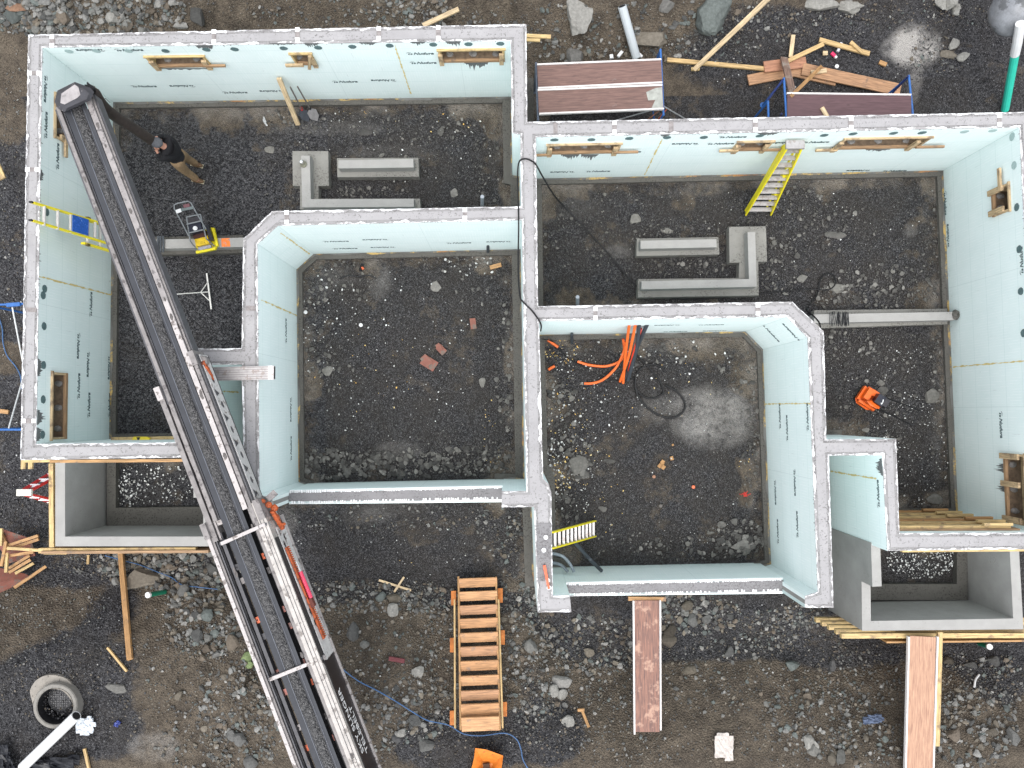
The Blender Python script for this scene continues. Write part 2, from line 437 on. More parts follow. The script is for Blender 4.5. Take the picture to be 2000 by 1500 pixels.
HB = [(1047,268),(1991,249),(2028,1040),(1757,1041),(1750,857),(1614,858),(1609,647),(1547,589),(1051,598)]
def wp(l, z=ZT): return [P(q[0], q[1], z).xy for q in l]
oP, oF = wp(OUT), [q[2] for q in OUT]
aP, bP = wp(HA), wp(HB)
# all loops run so that wall material is on the left
def orient(p, f, ccw):
    if (area(p) > 0) != ccw:
        p = p[::-1]; f = f[::-1]; f = f[1:]+f[:1]
    return p, f
oP, oF = orient(oP, oF, True)
aP, aF = orient(aP, [1]*len(aP), False)
bP, bF = orient(bP, [1]*len(bP), False)
FT = .062
oC = offs(oP, [FT*f for f in oF]); aC = offs(aP, [FT]*len(aP)); bC = offs(bP, [FT]*len(bP))

found = thing('house_foundation', 'joined pair of roofless basement foundations with pale concrete wall tops and mint green foam faces', 'foundation', (0, 0, 0))
# concrete core
def solid(outer, holes, z0, z1):
    mb = MB(); loops = [outer]+holes; base = []
    for z in (z0, z1):
        base.append(len(mb.v))
        for l in loops:
            for p in l: mb.v.append((p[0], p[1], z))
    for tri in tessellate_polygon([[Vector((p[0], p[1], 0)) for p in l] for l in loops]):
        mb.quad([base[1]+i for i in tri]); mb.quad([base[0]+i for i in reversed(tri)])
    k = 0
    for l in loops:
        n = len(l)
        for i in range(n):
            j = (i+1) % n; mb.quad([base[0]+k+i, base[0]+k+j, base[1]+k+j, base[1]+k+i])
        k += n
    return mb
core = solid(oC, [aC, bC], -.1, ZT).build('concrete_core', [CTOP, CCAST], found)

# window openings: (face corner points px, face end px a, b)
def edge(a, b): return (P(a[0], a[1], ZT).xy, P(b[0], b[1], ZT).xy)
E = dict(Atop=edge((83,93),(997,80)), Aleft=edge((71,867),(83,93)), Btop=edge((1047,268),(1991,249)), Bright=edge((1991,249),(2028,1040)),
         Bbot=edge((2028,1040),(1757,1041)), G1top=edge((543,441),(1019,430)), G1left=edge((507,966),(503,477)), G1ch=edge((503,477),(543,441)),
         G2top=edge((1053,627),(1537,619)), G2right=edge((1577,660),(1597,1156)), G2ch=edge((1537,619),(1577,660)), Aright=edge((997,80),(1000,260)),
         alc=edge((1723,889),(1733,1076)), alc1=edge((385,893),(378,713)), midr=edge((1053,627),(1061,935)), midl=edge((1028,959),(1019,430)),
         Abot=edge((341,864),(71,867)))
# each runs so that the room is on its RIGHT hand side seen from above when walking a->b (n = inward to room)
def face(name):
    a, b = E[name]; d = (b-a).normalized(); n = Vector((d.y, -d.x)); return a, b, d, n
def FP(name, u, v, out=.0):
    a, b, d, n = face(name); p = W(u, v, a, b); return p+Vector((n.x, n.y, 0))*out
WIN = [('Atop',(283,110),(419,132)),('Atop',(566,104),(622,128)),('Atop',(855,97),(986,122)),
       ('Aleft',(99,859),(129,729)),('Aleft',(106,268),(130,198)),
       ('Btop',(1069,282),(1206,299)),('Btop',(1441,276),(1493,294)),('Btop',(1650,270),(1787,289)),
       ('Bright',(1971,357),(1935,427)),('Bright',(2002,888),(1962,1018))]
cutters = []; wininfo = []
for (fn, t0, t1) in WIN:
    a, b, d, n = face(fn)
    p0 = W(t0[0], t0[1], a, b); p1 = W(t1[0], t1[1], a, b)
    s0 = (p0.xy-a).dot(d); s1 = (p1.xy-a).dot(d); z1 = max(p0.z, p1.z); z0 = min(p0.z, p1.z)
    if s1 < s0: s0, s1 = s1, s0
    if fn in ('Aleft',):
        z1 = p0.z if p0.z > p1.z else p1.z
    z0 = z0+.10 if fn != 'Aleft' else z0
    wininfo.append((fn, s0, s1, z0, z1))
    mb = MB(); c0 = a+d*((s0+s1)/2)-n*.12
    mb.bar((*(a+d*s0-n*.15), (z0+z1)/2), (*(a+d*s1-n*.15), (z0+z1)/2), .52, z1-z0)
    cutters.append(mb.build('cutter', CTOP, None, org=(0, 0, 0)))
def cut(o, cs):
    for c in cs:
        m = o.modifiers.new('b', 'BOOLEAN'); m.operation = 'DIFFERENCE'; m.solver = 'EXACT'; m.object = c
    bpy.context.view_layer.update()
    dg = bpy.context.evaluated_depsgraph_get()
    me = bpy.data.meshes.new_from_object(o.evaluated_get(dg)); o.modifiers.clear(); old = o.data; o.data = me; me.name = old.name
cut(core, cutters)
# top gets the troweled material, sides the cast one
for p in core.data.polygons: p.material_index = 0 if p.normal.z > .5 and p.center.z > ZT-.02 else 1
if len(core.data.materials) < 2:
    core.data.materials.clear(); core.data.materials.append(CTOP); core.data.materials.append(CCAST)

def setuv(o, a, d):
    me = o.data; ul = me.uv_layers.active or me.uv_layers.new(name='UVMap'); org = rootloc(o)
    for l in me.loops:
        co = me.vertices[l.vertex_index].co+org
        ul.data[l.index].uv = ((co.x-a[0])*d.x+(co.y-a[1])*d.y, co.z)
def ragged(mb, a, b, ia, ib, z):
    """torn foam strip lying along the wall top edge; a,b face line, ia,ib core line"""
    L = (b-a).length; n = max(2, int(L/.035)); d = (b-a).normalized(); b0 = len(mb.v)
    ph = random.random()*50
    for k in range(n+1):
        t = k/n; o = a.lerp(b, t); i = ia.lerp(ib, t); w1 = o-i; wl = w1.length; w1 = w1/wl if wl > 1e-5 else w1
        r1 = (vnoise(t*L, ph, 9, 5)-.5)*.045+random.uniform(-.006, .006); r2 = max(0, (vnoise(t*L, ph, 14, 9)-.45))*.028
        q_ = o-w1*min(wl*1.05, max(.010+r2, r2+.026+r1*1.5)); mb.v.append((*q_, z)); mb.v.append((*(o-w1*r2), z)); mb.v.append((*q_, z-.012)); mb.v.append((*(o-w1*r2), z-.012))
    for k in range(n):
        i = b0+4*k; mb.quad([i, i+4, i+5, i+1]); mb.quad([i+2, i, i+4, i+6][::1]); mb.quad([i+1, i+5, i+7, i+3])
edges_all = []; SMEAR = mk_conc('smeared_concrete', (.31, .305, .305), (.13, .125, .125), .5, 6, .58)
ragm = MB()
for loop, coreL, fl in ((oP, oC, oF), (aP, aC, aF), (bP, bC, bF)):
    n = len(loop)
    for i in range(n):
        j = (i+1) % n; a, b, ia, ib = loop[i], loop[j], coreL[i], coreL[j]
        edges_all.append((a, b))
        if not fl[i]: continue
        mb = MB(); mb.prism([a, b, ib, ia], -.1, ZT-.005)
        o = mb.build('insulation_panel', FOAM, found)
        cs = []
        for c, (fn, s0, s1, z0, z1) in zip(cutters, wininfo):
            fa, fb = E[fn]
            if (fa-a).length+(fb-b).length < .02 or (fa-b).length+(fb-a).length < .02: cs.append(c)
        if cs: cut(o, cs)
        d = (b-a).normalized(); setuv(o, a, d); o.data.materials.append(SMEAR)
        for p_ in o.data.polygons:
            if p_.normal.z > .5 and p_.center.z > ZT-.05: p_.material_index = 1
        ragged(ragm, a, b, ia, ib, ZT+.006)
ragm.build('torn_foam_edge', TORN, found)
for c in cutters: bpy.data.objects.remove(c)

# joints across the wall top: dark strip with white foam blocks at both ends
def on_top(fn, u, v):
    p = P(u, v, ZT); return p
JO = [((102,68),(102,93)),((418,58),(418,86)),((581,54),(581,82)),((740,52),(740,79)),((856,50),(856,79)),
      ((54,143),(80,143)),((50,331),(77,331)),((47,605),(75,605)),((42,822),(71,822)),
      ((1200,236),(1200,262)),((1311,234),(1311,260)),((1475,231),(1475,257)),((1662,228),(1662,253)),((1952,222),(1952,247)),((1085,236),(1085,264)),
      ((560,411),(560,438)),((908,406),(908,430)),((1163,599),(1163,625)),((502,602),(478,602)),((1480,592),(1480,616))]
DKM = M('dark_joint_concrete', (.24, .22, .215), .9, .4, 20); WTM = M('white_foam_web', (.82, .83, .83), .8, .08, 10)
for k, (q0, q1) in enumerate(JO):
    a = P(*q0, ZT+.006); b = P(*q1, ZT+.006); m0 = a.lerp(b, .12); m1 = a.lerp(b, .88)
    MB().bar(m0, m1, .065+.03*random.random(), .006).build('block_joint', DKM, found)
    if k in (7, 14, 10, 18): continue
    for e, s in ((a, 1), (b, -1)):
        d = (b-a).normalized()*s; MB().bar(e+d*.0, e+d*.075, .075, .026).build('foam_web', WTM, found)
# rough lower stretch of the middle wall with bare foam dots
mb = MB(); mb.prism([p.xy for p in (P(1047,1022,ZT), P(1076,1022,ZT), P(1077,1135,ZT), P(1050,1135,ZT))], ZT, ZT+.012)
mb.build('rough_wall_top', CLOW, found)
for q in ((1066,1049),(1062,1074),(1070,1133),(1072,1147)): MB().lathe(P(*q, ZT+.012), [(.04, 0), (.04, .03), (.001, .034)], 12).build('foam_plug', WHITE, found)

# footings: band outside each loop at floor level
def band(loop, ws, z, mat, name, parent):
    out = offs(loop, [-w_ for w_ in ws]); n = len(loop)
    for i in range(n):
        if ws[i] <= 0: continue
        j = (i+1) % n
        mb = MB(); mb.prism([loop[i], out[i], out[j], loop[j]], -.15, z); mb.build(name, mat, parent)
def near(a, b, pts): return False
def footw(loop):
    r = []
    for i in range(len(loop)):
        a, b = loop[i], loop[(i+1) % len(loop)]
        mid = abs(a.x) < 1.2 and abs(b.x) < 1.2 and abs(a.x-b.x) < .3
        r.append(.185 if mid else .105)
    return r
for lp in (oP, aP, bP): band(lp, footw(lp), .07, CFOOT, 'footing', found)
# spray foam / shavings line at the foot of every face
sm = MB()
for lp in (oP, aP, bP):
    n = len(lp)
    for i in range(n):
        a, b = lp[i], lp[(i+1) % n]; L = (b-a).length; d = (b-a).normalized(); nn = Vector((d.y, -d.x)); k = 0; st = .06
        m_ = int(L/st); b0 = len(sm.v); ph = random.random()*90
        for k in range(m_+1):
            w_ = .008+.035*max(0, float(vnoise(k*st, ph, 4, 3))-.25)*(1+.4*random.random()); p = a+d*(k*L/m_)
            sm.v.append((*p, .115)); sm.v.append((*(p+nn*w_), .075)); sm.v.append((*(p+nn*w_), .068))
        for k in range(m_):
            q = b0+3*k; sm.quad([q, q+1, q+4, q+3]); sm.quad([q+1, q+2, q+5, q+4])
sm.build('spray_foam_line', SEAM, found)

# garage front walls, about a metre lower
ZL = 1.4
def lowwall(q, name):
    pts = [P(*c, ZL).xy for c in q]   # inner-left, inner-right, outer-right, outer-left
    il, ir, orr, ol = pts; d = (ir-il).normalized(); n = (ol-il).normalized()
    t = .052
    MB().prism([il+n*t, ir+n*t, orr-n*t, ol-n*t], -.1, ZL).build('low_front_wall', CLOW, found)
    for a, b, s in ((il, ir, 1), (ol, orr, -1)):
        mb = MB(); mb.prism([a, b, b+n*t*s, a+n*t*s], -.1, ZL-.03); o = mb.build('insulation_panel', FOAM, found); setuv(o, a, d)
    L = (ir-il).length
    for a, sg in ((il, 1), (ol, -1)):
        k = .02; pl = [a+n*sg*.006]
        while k < L-.06:
            w_ = random.uniform(.02, .034); dd = random.uniform(.045, .062) if random.random() < (.93 if sg == 1 else .7) else .012
            pl += [a+d*k+n*sg*.012, a+d*k+n*sg*dd, a+d*(k+w_)+n*sg*dd, a+d*(k+w_)+n*sg*.012]; k += w_+random.uniform(.008, .022)
        pl += [a+d*L+n*sg*.012, a+d*L+n*sg*.006]
        MB().prism(pl, ZL-.04, ZL+.012).build('foam_teeth', WTM, found)
lowwall([(564,957),(984,948),(984,981),(564,985)], 0)
lowwall([(1104,1137),(1530,1128),(1530,1160),(1104,1165)], 1)
# jamb return strips of foam beside the openings
def strip(px, z0, z1, mat, name, lab=None):
    MB().prism([p.xy for p in [P(*c, z1) for c in px]], z0, z1).build(name, mat, found, lab)

# patch discs where the wall braces were fixed
DISC = M('grey_green_patch', (.10, .16, .165), .8, .35, 30); DISCF = M('faint_patch', (.36, .48, .47), .8, .2, 30)
def disc(fn, u, v, faint=False, r=.074):
    a, b, d, n = face(fn); c = W(u, v, a, b); mb = MB(); D = Vector((d.x, d.y, 0)); N = Vector((n.x, n.y, 0)); k = 9; b0 = 0; ph = random.random()
    for o_ in (0, .006):
        for i in range(k):
            t = 2*math.pi*i/k+ph; rr = r*random.uniform(.88, 1.06); mb.v.append(tuple(c+D*math.cos(t)*rr+Vector((0, 0, 1))*math.sin(t)*rr+N*(o_+.001)))
    mb.quad(list(range(k, 2*k)))
    for i in range(k): mb.quad([i, (i+1) % k, k+(i+1) % k, k+i])
    mb.build('patch_disc', DISCF if faint else DISC, found)
for q in [(323,99),(403,96.5),(458,96),(554,94),(621,93),(688,91),(761,89),(846,87),(915,86),(977,85)]: disc('Atop', *q)
for q in [(135,100),(188,99),(251,99)]: disc('Atop', *q, True)
for q in [(91,414),(87,564),(84,577),(86,637),(85,713),(84,780),(83,849)]: disc('Aleft', *q)
for q in [(1083,273),(1155,272.5),(1229,270),(1303,268.5),(1375,268),(1484,265),(1610,264),(1666,261),(1745,260),(1801,259)]: disc('Btop', *q)
for q in [(1884,257),(1939,255)]: disc('Btop', *q, True)
for q in [(1977,267),(1981,323)]: disc('Bright', *q, True)
for q in [(1986,405),(1991,487),(1994,569),(1999,651)]: disc('Bright', *q)

# printed words on the foam
def textmesh(body, size, shear=.25, off=.012, name='t'):
    cu = bpy.data.curves.new(name, 'FONT'); cu.body = body; cu.size = size; cu.shear = shear; cu.offset = off*size; cu.align_x = 'LEFT'; cu.extrude = .0015
    o = bpy.data.objects.new(name, cu); COL.objects.link(o); bpy.context.view_layer.update()
    me = bpy.data.meshes.new_from_object(o.evaluated_get(bpy.context.evaluated_depsgraph_get())); bpy.data.objects.remove(o); me.name = name
    return me
INK = M('print_ink', (.05, .09, .10), .7, .3, 40)
word = textmesh('Nudura', .118, .28, .02, 'printed_word')
# the mark before the word: arc over a blob, swept roof shape
bm = bmesh.new(); bm.from_mesh(word)
xs = [v.co.x for v in bm.verts]; 
def flat(pts):
    vs = [bm.verts.new((x, y, .0015)) for x, y in pts]; bm.faces.new(vs)
flat([(-.125, .055), (-.115, .078), (-.085, .092), (-.045, .088), (-.03, .075), (-.05, .08), (-.085, .08), (-.108, .068)])
flat([(-.098, .0), (-.075, .0), (-.060, .05), (-.085, .055)])
flat([(-.055, .0), (-.022, .004), (-.012, .03), (-.03, .052), (-.05, .045)])
bm.to_mesh(word); bm.free(); cx = (min(xs)+max(xs))/2-.05
for v in word.vertices: v.co.x -= cx; v.co.y -= .045
word.materials.clear(); word.materials.append(INK)
def printed(fn, u, v, flip=0, sc=1.0):
    a, b, d, n = face(fn); c = W(u, v, a, b)+Vector((n.x, n.y, 0))*.004
    x = Vector((d.x, d.y, 0)); z = Vector((n.x, n.y, 0)); y = Vector((0, 0, 1))
    # reading direction for someone standing in the room is +d (room on the right hand when walking a->b)
    if flip: x = -x; y = -y
    o = bpy.data.objects.new('printed_word', word); COL.objects.link(o); o.parent = found
    m = Matrix((x*sc, y*sc, z*sc)).transposed().to_4x4(); m.translation = c; o.matrix_local = m
for q in [(175,98,1),(253,97,0),(282,168,0),(355,168,1),(460,180,0),(530,178,1),(675,159,0),(748,157,1),(822,104,0),(828,122,0)]: printed('Atop', *q)
for q in [(89,243,0),(112,304,0),(89,175,1),(177,593,0),(153,677,1),(172,713,1),(213,719,1),(153,753,0),(173,790,0),(213,790,0)]: printed('Aleft', *q)
for q in [(657,471,0),(732,468,1),(675,485,0),(747,483,1),(897,474,0),(973,472,1)]: printed('G1top', *q)
for q in [(558,645,0),(568,801,1),(568,875,0)]: printed('G1left', *q)
for q in [(1337,281,1),(1409,280,0),(1433,267,0),(1097,336,1),(1169,334,0),(1228,296,0),(1595,277,0),(1525,279,1),(1675,333,1),(1749,333,0)]: printed('Btop', *q)
for q in [(1847,398,0),(1851,460,1),(1956,831,0),(1995,508,1)]: printed('Bright', *q)
for q in [(1523,812,1),(1537,835,1),(1577,813,1),(1515,963,0),(1553,944,0),(1519,1037,1),(1557,1023,1)]: printed('G2right', *q)
for q in [(1302,635,1),(1390,634,0),(1320,647,0),(1395,646,1)]: printed('G2top', *q)
for q in [(1506,650,0),(1546,650,1)]: printed('G2ch', *q)
printed('alc', 1715, 963, 1)

# yellow sealant runs down the faces
def sealrun(fn, u0, v0, u1, v1):
    a, b, d, n = face(fn); p = W(u0, v0, a, b); q = W(u1, v1, a, b); mb = MB(); N = Vector((n.x, n.y, 0)); D = Vector((d.x, d.y, 0)); m_ = 40
    for k in range(m_):
        t = k/m_; w_ = random.choice((.004, .01, .018)); c = p.lerp(q, t)+D*random.uniform(-.006, .006)+N*.004; mb.v.append(tuple(c-D*w_)); mb.v.append(tuple(c+D*w_))
    for k in range(m_-1): mb.quad([2*k, 2*k+1, 2*k+3, 2*k+2])
    mb.build('sealant_run', M('yellow_sealant', (.68, .56, .24), .8, .25, 20), found)
sealrun('Atop', 771, 88, 803, 185); sealrun('Aleft', 76, 540, 224, 578); sealrun('G1left', 510, 586, 584, 618); sealrun('G1ch', 548, 455, 606, 497)
sealrun('Btop', 1293, 272, 1258, 343); sealrun('G2right', 1583, 788, 1492, 789); sealrun('alc', 1712, 935, 1620, 920); sealrun('Bright', 2010, 704, 1858, 717); sealrun('alc1', 380, 762, 468, 766)

# splashes of mortar under openings / from the top
MORT = M('mortar_stain', (.13, .14, .14), .9, .35, 30)
def splash(fn, u0, u1, v, drop, n=12, down=True):
    a, b, d, N_ = face(fn); mb = MB(); N = Vector((N_.x, N_.y, 0)); va, vb = v if isinstance(v, tuple) else (v, v)
    p = W(u0, va, a, b); q = W(u1, vb, a, b)
    m_ = 26; b0 = 0; ph = random.random()*40
    for k in range(m_+1):
        t = k/m_; c = p.lerp(q, t); e = math.sin(math.pi*t)**.5*(.45+.55*float(vnoise(k*.7, ph, 1, 4)))*drop*random.uniform(.35, 1.1)
        mb.v.append(tuple(c+N*.003)); mb.v.append(tuple(c+N*.003-Vector((0, 0, max(e, .004)))))
    for k in range(m_): mb.quad([2*k, 2*k+2, 2*k+3, 2*k+1])
    mb.build('mortar_stain', MORT, found)
splash('Atop', 905, 955, 121, .38); splash('Atop', 300, 415, 133, .12); splash('Atop', 870, 900, 80, .28); splash('Atop', 590, 622, 84, .2); splash('Atop', 700, 735, 82, .18); splash('Atop', 380, 415, 88, .3); splash('Atop', 800, 830, 81, .2); splash('Atop', 525, 575, 84, .1)
splash('Btop', 1095, 1132, 301, .42); splash('Btop', 1135, 1170, 301, .42); splash('Btop', 1290, 1310, 262, .22); splash('Btop', 1480, 1520, 259, .2); splash('Btop', 1690, 1740, 291, .16)
splash('Bright', 1966, 1968, (905, 925), .5); splash('Bright', 1967, 1969, (945, 965), .5)
splash('Aleft', 74, 73, (700, 735), .25); splash('Aleft', 73, 72, (800, 830), .3); splash('Aleft', 72, 71, (835, 862), .3); splash('Aleft', 79, 77, (330, 352), .2)
splash('alc', 1722, 1725, (895, 930), .3)

# window bucks
OLDP = wood('weathered_pine', (.62, .46, .27), stain=(.2, .14, .09), sth=.52)
def window(idx, stakes=(), posts=(), inner=()):
    fn, s0, s1, z0, z1 = wininfo[idx]; a, b, d, n = face(fn)
    def pt(s, z, o): q = a+d*s+n*o; return Vector((q.x, q.y, z))
    root_loc = pt((s0+s1)/2, z0, 0)
    fr = MB()
    pr = .035
    fr.bar(pt(s0, z1-.016, -.13), pt(s1, z1-.016, -.13), .30, .03)       # head
    fr.bar(pt(s0-.02, z1+.012, .018), pt(s1+.02, z1+.012, .018), .04, .036)
    fr.bar(pt(s0+.0, z0+.02, -.13), pt(s1-.0, z0+.02, -.13), .33, .038)       # sill
    fr.bar(pt(s0+.02, z0, -.12), pt(s0+.02, z1, -.12), .30, .038, up=(d.x, d.y, 0))
    fr.bar(pt(s1-.02, z0, -.12), pt(s1-.02, z1, -.12), .30, .038, up=(d.x, d.y, 0))
    w_ = fr.build('window_buck', OLDP if idx > 2 else YELW, found)
    o = MB(); o.bar(pt(s0+.0, z0+.03, .015), pt(s1, z0+.03, .015), .05, .06)
    o.build('sill_board', OLDW, w_)
    L = s1-s0; nn = max(2, int(L/.4))
    for k in range(nn):
        s = s0+L*(k+.5)/nn+random.uniform(-.05, .05); MB().ellipsoid(pt(s, z0+.05, -.10), .075, .06, .05, n=9, m=5, jit=.15).build('concrete_spill', M('spill_grey', (.20, .19, .18), .9, .4, 20), w_)
    MB().bar(pt(s0+.04, z0+.043, -.13), pt(s1-.04, z0+.043, -.13), .24, .006).build('sill_dirt', M('sill_dirt', (.15, .105, .07), .9, .5, 14), w_)
    for (s, w2, z2, o2) in posts:
        z2 = z0-.07; q = MB(); q.bar(pt(s0+s if s >= 0 else s1+s, z2, .045), pt(s0+s if s >= 0 else s1+s, z1-.12, .045), w2, .045, up=(n.x, n.y, 0)); q.build('cleat', OLDP, w_)
    for (sa, sb, za, zb, ww) in stakes:
        q = MB(); q.bar(pt(s0+sa, za, .06), pt(s0+sb, zb, .06), .04, ww); q.build('brace_board', OLDW if ww < .06 else OLDP, w_)
def WL(i): return wininfo[i][2]-wininfo[i][1]
window(0, stakes=((WL(0)-.15, WL(0)+.28, wininfo[0][3]+.1, wininfo[0][3]+.1, .05),), posts=((.05, .09, wininfo[0][3]-.10, 0), (-.06, .09, wininfo[0][3]-.10, 0)))
window(1, stakes=((-.18, .15, wininfo[1][3]+.05, wininfo[1][3]+.05, .07), (.22, .36, wininfo[1][3]-.1, wininfo[1][4], .06)), posts=((-.03, .08, wininfo[1][3]-.10, 0),))
window(2, posts=((.03, .08, wininfo[2][3]-.10, 0), (-.06, .08, wininfo[2][3]-.2, 0)))
window(3, posts=())
window(4, posts=((.05, .09, wininfo[4][3]-.1, 0),), stakes=((-.28, .05, wininfo[4][3]+.1, wininfo[4][3]+.1, .07),))
window(5, stakes=((-.25, .1, wininfo[5][3]+.05, wininfo[5][3]+.05, .05), (WL(5)-.1, WL(5)+.35, wininfo[5][3]+.12, wininfo[5][3]+.12, .05)), posts=((.05, .08, wininfo[5][3]-.10, 0), (-.08, .09, wininfo[5][3]-.10, 0)))
window(6, stakes=((-.25, .1, wininfo[6][3]+.1, wininfo[6][3]+.1, .06), (WL(6)-.1, WL(6)+.28, wininfo[6][3]+.1, wininfo[6][3]+.1, .05)), posts=((.05, .09, wininfo[6][3]-.10, 0), (-.08, .08, wininfo[6][3]-.10, 0)))
window(7, stakes=((-.35, .05, wininfo[7][3]+.05, wininfo[7][3]+.05, .06), (WL(7)-.1, WL(7)+.42, wininfo[7][3]+.12, wininfo[7][3]+.12, .05)), posts=((.0, .08, wininfo[7][3]-.10, 0), (-.18, .08, wininfo[7][3]-.10, 0)))
window(8, stakes=((-.32, .1, wininfo[8][3]+.3, wininfo[8][3]+.3, .07),), posts=((.05, .1, wininfo[8][3]-.02, 0), (-.07, .1, wininfo[8][3], 0)))
window(9, posts=((.05, .1, wininfo[9][3]-.02, 0), (-.07, .1, wininfo[9][3], 0), (.55, .1, wininfo[9][3], 0)))
# stacked form boards on the south wall of the right basement
a, b, d, n = face('Bbot')
bd = MB(); L = (b-a).length
for k in range(6):
    z = .18+k*.4; s_end = L-.0; s_start = L-2.13+random.uniform(-.12, .12)
    q0 = a+d*s_start+n*(.06+.0*k); q1 = a+d*(s_end-.005)+n*(.06)
    mbk = MB(); mbk.bar((*q0, z), (*q1, z), .05, .14); mbk.bar((*(q0+n*.05-d*.0), z+.1), (*(q0+d*.5+n*.05), z+.1), .05, .07)
    mbk.build('form_board', YELW if k % 3 else ORW, found)
MB().bar((*(a+d*(L-2.2)+n*.02), 1.25), (*(a+d*L+n*.02), 1.25), .03, 2.1).build('form_panel', OLDW, found)
# boards stuck under the bottom outer edges (left and right)
for (u0, u1, v, z, m_) in ((100, 360, 901, 2.3, ORW), (45, 200, 900.5, 2.2, YELW), (1760, 1998, 1075, 2.3, YELW)):
    p = P(u0, v, z+.05); q = P(u1, v-2, z+.05); MB().bar(p, q, .05, .09).build('edge_board', m_, found)
# ------------------------------------------------------------------ porch foundations
def poly(px, z): return [P(q[0], q[1], q[2] if len(q) > 2 else z).xy for q in px]
def blk(px, z1, z0, name, mat, par, lab=None): return MB().prism(poly(px, z1), z0, z1).build(name, mat, par, lab)
def porch(name, label, wall, high, foot, forms, org):
    t = thing(name, label, 'porch foundation', org)
    blk(wall, 1.5, -.1, 'wall', CPORCH, t)
    blk(high, 1.93, -.1, 'high_wall', CPORCH, t, 'taller stub of wall beside the house')
    for f in foot: MB().prism([P(u, v, .14).xy for u, v in f], -.1, .14).build('footing', CFOOT, t)
    for (p0, p1, z, wd, ht, m_) in forms:
        a_ = P(*p0, z); b_ = P(*p1, z); MB().bar(a_, b_, wd, ht).build('form_board', m_, t)
    return t
W1 = [(108,890),(127,890),(127,1048),(397,1048),(397,968),(416,968),(425,1067),(108,1067)]
porch('porch_foundation', 'open grey concrete porch box at lower left, partly under the conveyor boom',
      W1, [(377,890),(394,890),(397,972),(378,972)],
      [[(209,893),(226,893),(226,1027),(209,1027)],[(226,992),(404,990),(404,1027),(226,1027)]],
      [((103,905),(104,1068),1.40,.085,.12,YELW),((103,906),(104,1068),.9,.085,.1,YELW),((78,1075),(384,1073),1.35,.09,.10,YELW),((100,1075),(425,1071),.95,.07,.12,ORW),((88,1079),(132,1079),1.2,.06,.08,YELW),((108,1071),(425,1069),1.0,.05,.9,OLDW)],
      P(260,980,0))
W2 = [(1704,1146,1.93),(1722,1145,1.93),(1701,1213),(1979,1208),(1972,1070),(1990,1070),(1999,1229),(1684,1232)]
f2 = [((1642,1241),(1998,1240),1.38,.09,.09,YELW)]
for k, (xx, zz) in enumerate(((1631,1.1),(1617,.82),(1604,.55),(1592,.28))): f2.append(((xx, 805+436*(14.42/(CAMZ-zz))), (1998*1, 805+436*(14.42/(CAMZ-zz))), zz, .09, .09, YELW))
f2 += [((1700,1235),(1998,1232),.75,.03,1.3,ORW)]
porch('porch_foundation', 'open grey concrete porch box at lower right with yellow form boards at its corner',
      W2, [(1701,1060),(1719,1060),(1722,1145),(1704,1146)],
      [[(1869,1077),(1890,1077),(1890,1172),(1869,1172)],[(1662,1141),(1869,1141),(1869,1172),(1662,1172)]], f2, P(1840,1150,0))

# ------------------------------------------------------------------ footings and low walls on the basement floors
def lowthing(name, label, cat, parts, org, group=None):
    t = thing(name, label, cat, org, group)
    for (pn, px, z1, m_) in parts: blk(px, z1, -.05, pn, m_, t)
    return t
lowthing('stair_footing', 'L-shaped concrete footing with a square pad in the left basement, carrying the ball-topped post', 'footing',
  [('pad', [(571,295),(641,295),(642,363),(622,363),(622,388),(820,388),(821,409),(586,409),(586,363),(572,363)], .22, CPAD),
   ('low_wall', [(588,304),(605,304),(607,389),(808,388),(808,404),(590,405)], .48, CPORCH)], P(606,330,0))
lowthing('strip_footing', 'short straight concrete strip footing in the left basement', 'footing',
  [('pad', [(658,309),(817,308),(818,345),(659,346)], .20, CPAD), ('low_wall', [(661,313),(807,310),(808,327),(661,329)], .45, CPORCH)], P(738,328,0))
lowthing('stair_footing', 'L-shaped concrete footing with a square pad in the right basement', 'footing',
  [('pad', [(1424,443),(1496,442),(1498,511),(1481,511),(1482,577),(1246,581),(1246,545),(1443,543),(1444,513),(1425,513)], .22, CPAD),
   ('low_wall', [(1460,453),(1475,453),(1478,560),(1253,565),(1253,549),(1463,545)], .48, CPORCH)], P(1460,480,0))
lowthing('strip_footing', 'short straight concrete strip footing in the right basement', 'footing',
  [('pad', [(1244,466),(1403,463),(1405,497),(1243,500)], .20, CPAD), ('low_wall', [(1251,470),(1399,467),(1400,483),(1251,486)], .45, CPORCH)], P(1325,482,0))
lowthing('cross_footing', 'low concrete dividing wall in the left basement, sprayed orange beside the yellow plate compactor', 'footing',
  [('pad', [(300,463),(474,459),(474,494),(300,498)], .14, CFOOT), ('low_wall', [(300,468),(478,464),(478,482),(300,486)], .36, CPORCH)], P(400,480,0))
_cf = lowthing('cross_footing', 'low concrete dividing wall in the right basement with a bundle of black ties on it', 'footing',
  [('pad', [(1590,606),(1850,603),(1850,633),(1590,641)], .16, CPAD), ('low_wall', [(1590,614),(1862,609),(1864,625),(1590,631)], .42, CPORCH)], P(1725,622,0))
MB().ellipsoid(P(1866,615,.42), .07, .1, .09, jit=.2).build('end_lump', CFOOT, _cf)
cf = [o for o in COL.objects if o.name == 'cross_footing'][0]
MB().prism(poly([(432,465.5),(448,465),(450,481.5),(433,482)], .366), .361, .366).build('paint_mark', M('orange_spray', (.80, .20, .04), .7, .3, 30, dirt=(.4, .25, .2), dth=.55, dscale=20), cf)
mb = MB()
for k in range(26):
    u = 1621+random.random()*38; p = P(u, 608+random.random()*3, .46+random.random()*.03); mb.tube([p, P(u+random.uniform(-3, 5), 634+random.random()*4, .45+random.random()*.03)], .006, 5)
